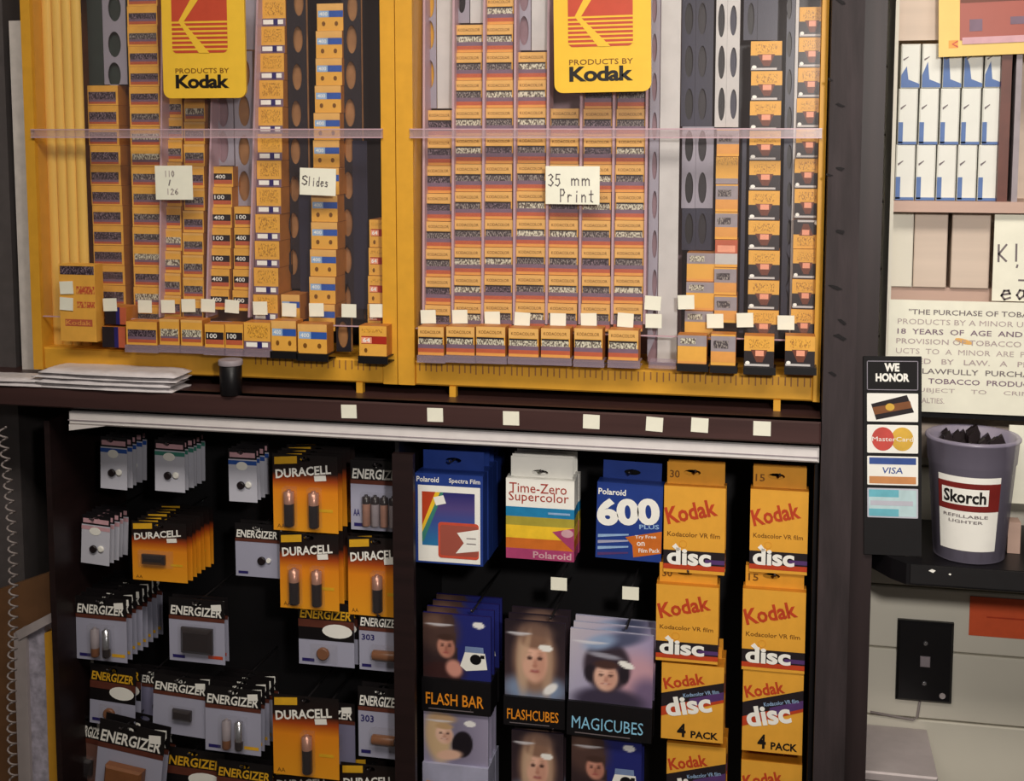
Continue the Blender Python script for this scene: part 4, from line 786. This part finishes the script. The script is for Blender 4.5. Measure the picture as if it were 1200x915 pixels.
def flash_box(x0, y0, x1, y1, yb, Y, txt, tm, desc, kind, n, pitch, basem='black', rot=0):
    o, w, h = base('flash_box', x0, y0, x1, y1, Y, rot); hb = h*(y1-yb)/(y1-y0); d = pitch*.9
    MB().box(-w/2, w/2, 0, d, 0, hb, basem).build('tray_base', o)
    bm = {'girl': 'photo_dark', 'child': 'photo_grey', 'lady': 'navy', 'woman': 'photo_grey'}[kind]
    MB().box(-w*.49, w*.49, d*.25, d*.25+.004, hb, h, bm).build('picture_card', o); Yp = d*.25-.0004
    bgf, lay = PH[kind]; photo(o, -w*.49, w*.49, hb, h, Yp, bgf, lay+[(.24, .83, .2, .02, 0, (222, 220, 226), .3, .9)])
    if kind == 'lady': camera_print(o, w*.05, hb+(h-hb)*.14, w*.34, Yp-.0004)
    MB().text(txt, -w*.44, hb*.22, w*.84, hb*.36, -.0004, tm, .01).rect(-w*.4, w*.25, hb*.08, hb*.11, -.0003, 'ink_soft').build('print', o)
    ordlab(o, n, pitch, desc, 'flash box', 'boxes of flash bars and cubes', None)
    hook(o.location.x+.02, o.location.z+h+.004, o.location.y+.01, f'wire peg hook above {desc}')
flash_box(494, 722, 575, 836, 797, -.005, 'FLASH BAR', 'flash_orange', 'black flash box showing a woman and white camera', 'lady', 4, .022)
flash_box(590, 730, 662, 852, 818, .0, 'FLASHCUBES', 'flash_orange', 'black flash box showing a smiling blond girl', 'girl', 3, .022)
flash_box(664, 742, 764, 866, 826, -.01, 'MAGICUBES', 'flash_cyan', 'black flash box showing a child in a helmet', 'child', 3, .022, rot=.02)
flash_box(495, 838, 572, 945, 897, -.005, 'FLASH BAR', 'flash_orange', 'grey flash box with blond woman and black camera', 'woman', 3, .022, 'photo_grey')
flash_box(598, 860, 660, 975, 940, .0, 'FLASHCUBES', 'flash_orange', 'lower flash box with girl picture at bottom edge', 'girl', 2, .022)
flash_box(668, 866, 752, 975, 940, .0, 'FLASH BAR', 'flash_orange', 'lower flash box with blue back at bottom edge', 'lady', 2, .022)
for (x, y, l) in ((655, 684, 'white price tag hanging under rainbow striped film boxes'), (739, 695, 'white price tag hanging above the helmeted child picture box')):
    a = P(x, y, .0); o = tag(empty('price_tag', (a.x, 0, a.z)), l, 'price tag', 'hanging price tags')
    MB().box(-.010, .010, -.0006, 0, -.008, .008, 'paper').build('label_plate', o); MB().tube([(0, .0008, .002), (0, .1592, .002)], .0011, 'wire').build('wire_arm', o)

# ---------------------------------------------------------------- far left: cord, framed sheets, brown board
pts = []; n = 34*8
for i in range(n):
    t = i/n; a = 2*math.pi*i/8; y = 500+t*420; q = P(2+t*20+6*math.sin(t*5), y, -.05); pts.append((q.x+.0055*math.cos(a), -.05+.0055*math.sin(a), q.z))
tag(MB().tube(pts, .0014, 'cord', 5).build('coiled_cord'), 'coiled telephone cord hanging at the far left edge', 'cord')
a0, a1, z0, z1 = R4(-60, 690, 66, 1100, .02)
tag(MB().prism([(a0, 0), (a1, 0), (a1, P(66, 672, .02).z), (a0, P(-60, 715, .02).z)], .02, .035, 'kraft').build('brown_board'), 'brown board leaning in the lower left corner', 'board')
o = tag(empty('framed_sheet', (P(45, 820, .0).x, 0, 0)), 'grey metal edged frame with yellow stripe, standing lower left', 'frame'); ox = o.location.x
def fp(pts, y0, y1, m, n): MB().prism([(P(x, y, y0).x-ox, P(x, y, y0).z) for x, y in pts], y0, y1, m).build(n, o)
fp([(16, 742), (30, 736), (38, 990), (24, 990)], -.012, .012, 'metal_grey', 'frame_edge')
fp([(30, 738), (52, 724), (60, 990), (38, 990)], -.006, .010, 'foil', 'foil_panel')
fp([(52, 742), (66, 738), (73, 990), (60, 990)], -.008, .010, 'frame_yellow', 'yellow_strip')
fp([(18, 740), (64, 716), (66, 726), (22, 750)], -.014, -.0125, 'metal_grey', 'top_edge')
o.location.z = 0

# ================================================================ right-hand side: tobacco case, notices, shelf
CY0, CY1 = .02, .115
cx0, cx1 = P(1050, 150, CY0).x, P(1330, 150, CY0).x; zs = P(1120, 236, CY0).z; zs2 = P(1120, 249, CY0).z
czb, czt = P(1120, 560, CY0).z, P(1120, -70, CY0).z
tc = tag(empty('tobacco_case', ((cx0+cx1)/2, CY1, czb)), 'beige shelf case on white boarded wall holding white and blue packs', 'case'); ox = tc.location.x
def tb(n, x0, x1, y0, y1, z0, z1, m): MB().box(x0-ox, x1-ox, y0-CY1, y1-CY1, z0-czb, z1-czb, m).build(n, tc)
tb('back_panel', cx0, cx1, CY1-.004, CY1, czb, czt, 'cabinet_beige')
tb('shelf_board', cx0, cx1, CY0, CY1-.004, zs2, zs, 'shelf_beige')
tb('side_panel', cx0-.004, cx0, CY0, CY1, czb, czt, 'plank_white')
tb('header_board', cx0, P(1104, 20, CY0).x, CY0+.02, CY0+.024, P(1090, 47, CY0+.02).z, czt, 'cabinet_beige')
tb('lower_shelf', cx0, cx1, CY0+.03, CY1-.004, P(1100, 357, CY0+.03).z, P(1100, 337, CY0+.03).z, 'shelf_beige')
tb('bottom_shelf', cx0, cx1, CY0+.012, CY1-.004, P(1150, 494, CY0).z, P(1150, 484, CY0).z, 'black_matte')
tb('pack_divider', P(1172, 150, CY0).x, P(1184, 150, CY0).x, CY0+.004, CY1-.004, zs, P(1180, 55, CY0).z, 'header_brown')
tb('pack_divider', P(1189, 150, CY0).x, P(1196, 150, CY0).x, CY0+.004, CY1-.004, zs, P(1180, 55, CY0).z, 'box_grey')
for r_, (y0, y1) in enumerate(((55, 101), (101, 165), (166, 231))):
    for k in range(5):
        x = 1057-r_*3.2+k*24.6-(1 if r_ == 2 else 0)*k*.4; Y = .034
        zA = zs+.0004+(2-r_)*.0636; hh = .0632 if r_ else .050
        a0, a1 = P(x-1, (y0+y1)/2, Y).x, P(x+21.5, (y0+y1)/2, Y).x; w = a1-a0
        o = tag(empty('cigarette_pack', ((a0+a1)/2, Y, zA)), f'white and blue pack, {ORD[k+1]} from left in {("top","middle","bottom")[r_]} row of case', 'pack', 'white packs in the case')
        MB().bbox(-w/2, w/2, 0, .055, 0, hh, 'pack_white', .0015).build('body', o)
        m = MB(); f = (k*7+r_*5) % 5
        if r_ == 0: m.poly([(-w*.48, hh*.02), (w*.48, hh*.02), (w*.48, hh*.10), (-w*.1, hh*.2), (-w*.2, hh*(.5+.1*(k%3))), (-w*.48, hh*.8 if k in (2, 3) else hh*.3)], -.0003, 'pack_blue')
        else: m.rect(-w*.48, -w*.24, hh*.02, hh*(.4 if r_ == 1 else .42), -.0003, 'pack_blue').rect(-w*.48, w*.48, 0, hh*.05, -.0003, 'pack_blue')
        m.poly([(w*.0-w*.4, hh*.66), (-w*.12, hh*.72), (-w*.12, hh*.70), (-w*.38, hh*.62)], -.0004, 'ink_soft'); m.build('print', o)
# pale cartons standing below the shelf
for i, (x0, x1, y0, y1, m_, Y) in enumerate(((1044, 1070, 252, 333, 'plank_white', .045), (1071, 1110, 252, 335, 'cabinet_beige', .045), (1115, 1160, 252, 336, 'card_white', .045))):
    a0, a1, z0, z1 = R4(x0, y0, x1, y1, Y); z0 = P(1100, 337, CY0+.03).z+.0003
    tag(MB().bbox(a0, a1, Y, Y+.05, z0, zs2-.002, 'cabinet_beige' if m_ == 'card_white' else m_, .001).build('carton'), ('cream carton below pack shelf, next to the dark post', 'beige carton below pack shelf, middle one', 'pale carton below pack shelf beside the handwritten note')[i], 'carton', 'cartons below the pack shelf')
# handwritten note
a0, a1, z0, z1 = R4(1164, 252, 1290, 354, .03)
o = tag(MB().box(a0, a1, .03, .031, z0, z1, 'paper').build('handwritten_note'), 'white note with handwriting below the white packs', 'note'); k = .00101
MB().pen('Kle', P(1168, 306, .03).x, P(1168, 306, .03).z, 15*k, 18*k, .0297, 'ink_soft', 1.1*k, .05).pen("'n", P(1186, 319, .03).x, P(1186, 319, .03).z, 13*k, 8*k, .0297, 'ink_soft', 1.0*k).pen('-', P(1193, 332, .03).x, P(1193, 332, .03).z, 12*k, 8*k, .0297, 'ink_soft', 1.0*k).pen('ea', P(1172, 351, .03).x, P(1172, 351, .03).z, 16*k, 18*k, .0297, 'ink_soft', 1.1*k, .06).build('handwriting', o)
# printed notice
Y = .0187; a0, a1, z0, z1 = R4(1040, 354, 1300, 486, Y)
o = tag(MB().box(a0, a1, Y, Y+.001, z0, z1, 'paper').build('tobacco_notice'), 'white printed notice about the purchase of tobacco products', 'notice')
m = MB(); zz = P(1060, 370, Y).z; k = (a1-a0)/260
lines = [(1064, '"THE PURCHASE OF TOBACCO', 168, 'ink_soft'), (1051, 'PRODUCTS BY A MINOR UNDER', 182, 'faded_ink'), (1051, '18  YEARS  OF  AGE  AND  THE', 180, 'box_violet'), (1050, 'PROVISION OF TOBACCO PROD-', 190, 'faded_ink'), (1050, 'UCTS  TO  A  MINOR  ARE  PROHIB-', 192, 'faded_ink'),
         (1066, 'ITED   BY   LAW.   A   PERSON', 176, 'faded_ink'), (1062, 'UNLAWFULLY  PURCHASING', 178, 'ink_soft'), (1090, 'TOBACCO  PRODUCTS  IS', 150, 'box_violet'), (1072, 'SUBJECT     TO     CRIMINAL', 168, 'faded_ink'), (1068, 'PENALTIES.', 42, 'faded_ink')]
for i, (x, t, wd, mm) in enumerate(lines):
    m.text(t, a0+(x-1040)*k, z1-(.0165+i*.0114), wd*k, .0062, Y-.0004, mm, .008)
m.build('lettering', o)
MB().ell(a0+.083, z1-.046, .010, .0028, Y-.0003, 'box_tan', 14, -.25).build('stain', o)
# black shelf with a raised lip
zsh = P(1120, 664, -.06).z
sx0, sx1 = P(1022, 640, -.02).x, P(1330, 640, -.06).x
sh = tag(empty('wall_shelf', (sx0, .115, zsh-.02)), 'black shelf with chipped front edge holding cup and card sign', 'shelf')
fx = P(1062, 675, -.06).x-sx0
vv = [(0, .0), (0, -.125), (fx*.55, -.158), (fx, -.175), (sx1-sx0, -.175), (sx1-sx0, 0)]
nn = len(vv); v = [(x, y, -.004) for x, y in vv]+[(x, y, .02) for x, y in vv]
MB().add(v, [tuple(range(nn))[::-1], tuple(range(nn, 2*nn))]+[(i, (i+1)%nn, (i+1)%nn+nn, i+nn) for i in range(nn)], 'black').build('shelf_top', sh)
MB().box(fx+.004, sx1-sx0, -.1785, -.1752, -.001, .0195, 'black_matte').build('front_lip', sh)
for (x, y, w, h) in ((1092, 669, 7, 3.5), (1113, 673, 3, 2)):
    a = P(x, y, -.0637); MB().prism([(-w*.0005, 0), (0, h*.0006), (w*.0006, h*.0002), (w*.0002, -h*.0006)], -.1787, -.1785, 'white').build('chip', sh, (a.x-sx0, 0, a.z-zsh+.02))
# card sign
Y = -.035; a0, a1, z0, z1 = R4(1016, 418, 1084, 640, Y)
zz = zsh+.0003; sg = tag(empty('credit_card_sign', ((a0+a1)/2, Y, zz), (0, -.03, 0)), 'tall black WE HONOR sign with four credit card decals', 'sign'); w, h = a1-a0, z1-zz; kk = w/68
sgb = MB().box(-w/2, w/2, 0, .004, 0, h, 'black_matte').build('board', sg)
def dz(y0, y1): return h-(y1-418)*h/(640-418)*(222*kk/h if False else 1), h-(y0-418)*h/(640-418)
sc = kk; top = h
def panel(name, y0, y1): 
    return -w*.44, w*.44, top-(y1-418)*sc, top-(y0-418)*sc
x0, x1, z0, z1 = panel('', 423, 459); e = .0008
m = MB().rect(x0, x1, z1-e, z1, -.0003, 'tray_grey').rect(x0, x1, z0, z0+e, -.0003, 'tray_grey').rect(x0, x0+e, z0, z1, -.0003, 'tray_grey').rect(x1-e, x1, z0, z1, -.0003, 'tray_grey')
m.text('WE', x0+w*.30, z0+.021, w*.26, .0095, -.0003, 'white', .05).text('HONOR', x0+w*.15, z0+.0095, w*.58, .0095, -.0003, 'white', .05).build('header', sgb)
x0, x1, z0, z1 = panel('', 463, 498); W_, H_ = x1-x0, z1-z0; X = lambda u: x0+u*W_; Z = lambda v_: z0+v_*H_
m = MB().poly(rnd(x0, x1, z0, z1, .001), -.0003, 'white').poly([(X(.08), Z(.62)), (X(.78), Z(.95)), (X(.92), Z(.34)), (X(.18), Z(.06))], -.0005, 'box_black').poly([(X(.105), Z(.50)), (X(.84), Z(.74)), (X(.88), Z(.50)), (X(.15), Z(.24))], -.0007, 'cell_brown')
m.ell(X(.45), Z(.52), W_*.09, H_*.13, -.0009, 'mc_yellow').build('card_decal', sgb)
x0, x1, z0, z1 = panel('', 502, 537); W_, H_ = x1-x0, z1-z0
m = MB().poly(rnd(x0, x1, z0, z1, .001), -.0003, 'white').ell(X(.69), Z(.5), W_*.22, H_*.42, -.0005, 'mc_yellow', 28).ell(X(.31), Z(.5), W_*.22, H_*.42, -.0006, 'mc_red', 28)
m.text('MasterCard', X(.10), Z(.42), W_*.80, H_*.16, -.0008, 'white', .03).build('card_decal', sgb)
x0, x1, z0, z1 = panel('', 541, 577); W_, H_ = x1-x0, z1-z0
m = MB().poly(rnd(x0, x1, z0, z1, .001), -.0003, 'white').rect(X(.04), X(.96), Z(.72), Z(.95), -.0005, 'visa_blue').rect(X(.04), X(.96), Z(.05), Z(.30), -.0005, 'visa_gold').text('VISA', X(.28), Z(.40), W_*.42, H_*.22, -.0005, 'visa_blue', .01, .15).build('card_decal', sgb)
x0, x1, z0, z1 = panel('', 581, 618); W_, H_ = x1-x0, z1-z0
m = MB().poly(rnd(x0, x1, z0, z1, .001), -.0003, 'card_white').rect(X(.03), X(.62), Z(.70), Z(.95), -.0005, 'amex_teal').rect(X(.03), X(.62), Z(.05), Z(.30), -.0005, 'amex_teal').rect(X(.03), X(.62), Z(.30), Z(.70), -.0005, 'amex_light').rect(X(.62), X(.97), Z(.05), Z(.95), -.0005, 'amex_light')
m.rect(X(.06), X(.9), Z(.42), Z(.58), -.0007, 'card_white').build('card_decal', sgb)
# cup of lighters
a = P(1135, 650, -.012); zb_ = zsh+.0003; zt_ = P(1135, 508, -.012).z; H_ = zt_-zb_
cup = tag(empty('lighter_cup', (a.x, -.012, zb_)), 'translucent violet plastic cup with red banded label, full of black lighters', 'cup')
r0, r1 = .0385, .0515
rr = lambda z: r0+(r1-.0025-r0)*z/H_
cm = MB(); n = 40; prof = [(r0-.002, 0), (r0, .001), (rr(H_*.78), H_*.78), (rr(H_*.78)+.0012, H_*.785), (rr(H_*.97)+.001, H_*.965), (r1, H_*.97), (r1, H_*.985), (r1-.002, H_), (rr(H_)-.003, H_*.99), (rr(.003)-.003, .003)]
v = []; f = []
for (r, z) in prof:
    for i in range(n): v.append((r*math.cos(2*math.pi*i/n), r*math.sin(2*math.pi*i/n), z))
for j in range(len(prof)-1):
    for i in range(n): f.append((j*n+i, j*n+(i+1)%n, (j+1)*n+(i+1)%n, (j+1)*n+i))
f += [tuple(range(n))[::-1], tuple(range((len(prof)-1)*n, len(prof)*n))]
cm.add(v, f, 'cup_plastic', True).build('cup_body', cup)
def wrap(name, a0, a1, z0, z1, m_, off):
    v = []; f = []; N = 12
    for i in range(N+1):
        t = a0+(a1-a0)*i/N
        for z in (z0, z1): r = rr(z)+off; v.append((r*math.sin(t), -r*math.cos(t), z))
    for i in range(N): f.append((2*i, 2*i+2, 2*i+3, 2*i+1))
    return MB().add(v, f, m_, True)
A0, A1 = -.98, .58
lb = wrap('', A0, A1, H_*.11, H_*.72, 'white', .0006); lbo = lb.build('cup_label', cup)
wrap('', A0, A1, H_*.44, H_*.67, 'cup_label_red', .0009).build('label_band', lbo)
wrap('', A0+.12, A1-.3, H_*.49, H_*.625, 'white', .0012).build('label_panel', lbo)
def wraptext(t, a0, a1, z0, z1, m_, off, bold):
    v, f = text_mesh(t, bold, 1.0); out = []
    for u, q in v: z = z0+(z1-z0)*q; r = rr(z)+off; an = a0+(a1-a0)*u; out.append((r*math.sin(an), -r*math.cos(an), z))
    return MB().add(out, f, m_)
wraptext('Skorch', A0+.18, A1-.36, H_*.505, H_*.61, 'ink', .0016, .03).build('label_lettering', lbo)
wraptext('REFILLABLE', A0+.15, A1-.28, H_*.385, H_*.41, 'ink_soft', .001, .01).build('label_small_print', lbo)
wraptext('LIGHTER', A0+.3, A1-.4, H_*.34, H_*.365, 'ink_soft', .001, .01).build('label_small_print', lbo)
for i in range(23):
    ring = 0 if i < 14 else (1 if i < 22 else 2); ang = 2*math.pi*i/(14 if ring == 0 else 8); rad = (.0305, .0165, 0)[ring]
    hgt = H_*random.uniform(.93, 1.04); wd = ('outer ring', 'inner ring', 'middle')[ring]
    o = tag(empty('lighter', (a.x+rad*math.cos(ang), -.012+rad*math.sin(ang), zb_+.004)), f'black lighter standing in the violet cup, {wd}', 'lighter', f'lighters in the cup, {wd}')
    MB().lathe([(.006, 0), (.0062, .001), (.0062, hgt*.78), (.0055, hgt*.79)], 'box_black', n=10).build('barrel', o)
    MB().prism([(-.005, hgt*.79), (.005, hgt*.79), (.005, hgt*.9), (.001, hgt*.97), (-.005, hgt*.93)], -.004, .004, 'cell_dark').build('cap', o)
# papers at the right edge behind the cup
a0, a1, z0, z1 = R4(1181, 500, 1280, 592, .016); z0 = z0
tag(MB().box(a0, a1, .016, .0175, z0, z1, 'paper').build('paper_sheet'), 'blank white sheet at right edge behind the cup', 'paper')
a0, a1, z0, z1 = R4(1181, 612, 1196, 645, -.0); 
tag(MB().box(a0, a1, .0, .02, zsh+.0003, z1, 'shelf_beige').build('small_block'), 'small brown block on black shelf right of the cup', 'block')
# poster in a yellow frame at the top right
Y = .0165; ps = tag(empty('framed_poster', (P(1160, 60, Y).x, Y, P(1160, 60, Y).z), (0, -.03, 0)), 'yellow framed red picture with small red logo, top right corner', 'poster'); c = ps.location
def pr(x0, x1, y0, y1, yy, m_, n, th=.003): a0, a1, z0, z1 = R4(x0, y0, x1, y1, Y); MB().box(a0-c.x, a1-c.x, yy, yy+th, z0-c.z, z1-c.z, m_).build(n, ps)
pr(1103, 1300, -120, 64, 0, 'cream_yellow', 'mount'); pr(1128, 1290, -110, 45, -.001, 'red_panel', 'picture', .0009); pr(1128, 1290, 42, 50, -.0012, 'photo_pink', 'picture_edge', .0003)
pr(1137, 1152, 22, 36, -.0014, 'box_violet', 'picture_spot', .0003); pr(1185, 1210, 20, 29, -.0014, 'box_violet', 'picture_spot', .0003); pr(1128, 1290, -20, 1, -.0014, 'brown', 'picture_spot', .0003)
a0, a1, z0, z1 = R4(1112, 46, 1123, 55, Y)
MB().rect(a0-c.x, a1-c.x, z0-c.z, z1-c.z, -.0003, 'film_orange').poly([(a0-c.x+.003, (z0+z1)/2-c.z), (a1-c.x, z1-c.z), (a1-c.x, z1-c.z-.002), (a0-c.x+.005, (z0+z1)/2-c.z), (a1-c.x, z0-c.z+.002), (a1-c.x, z0-c.z)], -.0005, 'kodak_red').build('logo', ps)
# lower wall: orange label, black wall plate, grey box
a0, a1, z0, z1 = R4(1136, 704, 1290, 750, WY-.002)
o = tag(MB().box(a0, a1, WY-.002, WY-.0003, z0, z1, 'orange_label').build('wall_label', None, None, None), 'orange red label stuck on white boards', 'label'); MB().rect(a0+.02, a1-.01, (z0+z1)/2-.001, (z0+z1)/2+.001, WY-.0023, 'kodak_red').build('faint_line', o)
a0, a1, z0, z1 = R4(1051, 729, 1117, 823, WY-.008); w, h = a1-a0, z1-z0
o = tag(empty('wall_plate', ((a0+a1)/2, WY-.0002, z0)), 'black wall jack plate with two screws on white boards', 'wall plate')
MB().bbox(-w/2, w/2, -.008, 0, 0, h, 'black', .003).build('plate', o); MB().bbox(-.006, .006, -.011, -.0082, h*.45, h*.58, 'box_grey', .001).build('jack', o)
for z in (.24, .74): MB().lathe([(.003, 0), (.003, -.001), (.002, -.0016)], 'chrome', (0, -.0082, h*z), 12, 'y').build('screw', o)
MB().lathe([(.004, 0), (.0035, -.001)], 'metal_grey', (w*.33, -.0082, h*.10), 12, 'y').build('scuff', o)
a0, a1 = P(1016, 860, .0).x, P(1094, 870, .03).x; zt = P(1060, 905, -.0).z
o = tag(empty('grey_box', ((a0+a1)/2, .06, 0)), 'pale grey metal box standing against wall below wall plate', 'box'); w = a1-a0
MB().box(-w/2, w/2, -.06, .058, 0, zt-.012, 'metal_grey').build('body', o); MB().bbox(-w/2-.003, w/2+.002, -.066, .0585, zt-.0118, zt, 'metal_grey', .002).build('lid', o)
q = P(1078, 822, WY-.003); q2 = P(1075, 840, WY-.003); q3 = P(1020, 834, WY-.003)
tag(MB().tube([q, q2, (q2.x-.005, WY-.003, q2.z-.004), (q3.x, WY-.003, q3.z)], .0016, 'cord').build('wall_wire'), 'thin grey wire running down from black wall plate', 'wire')
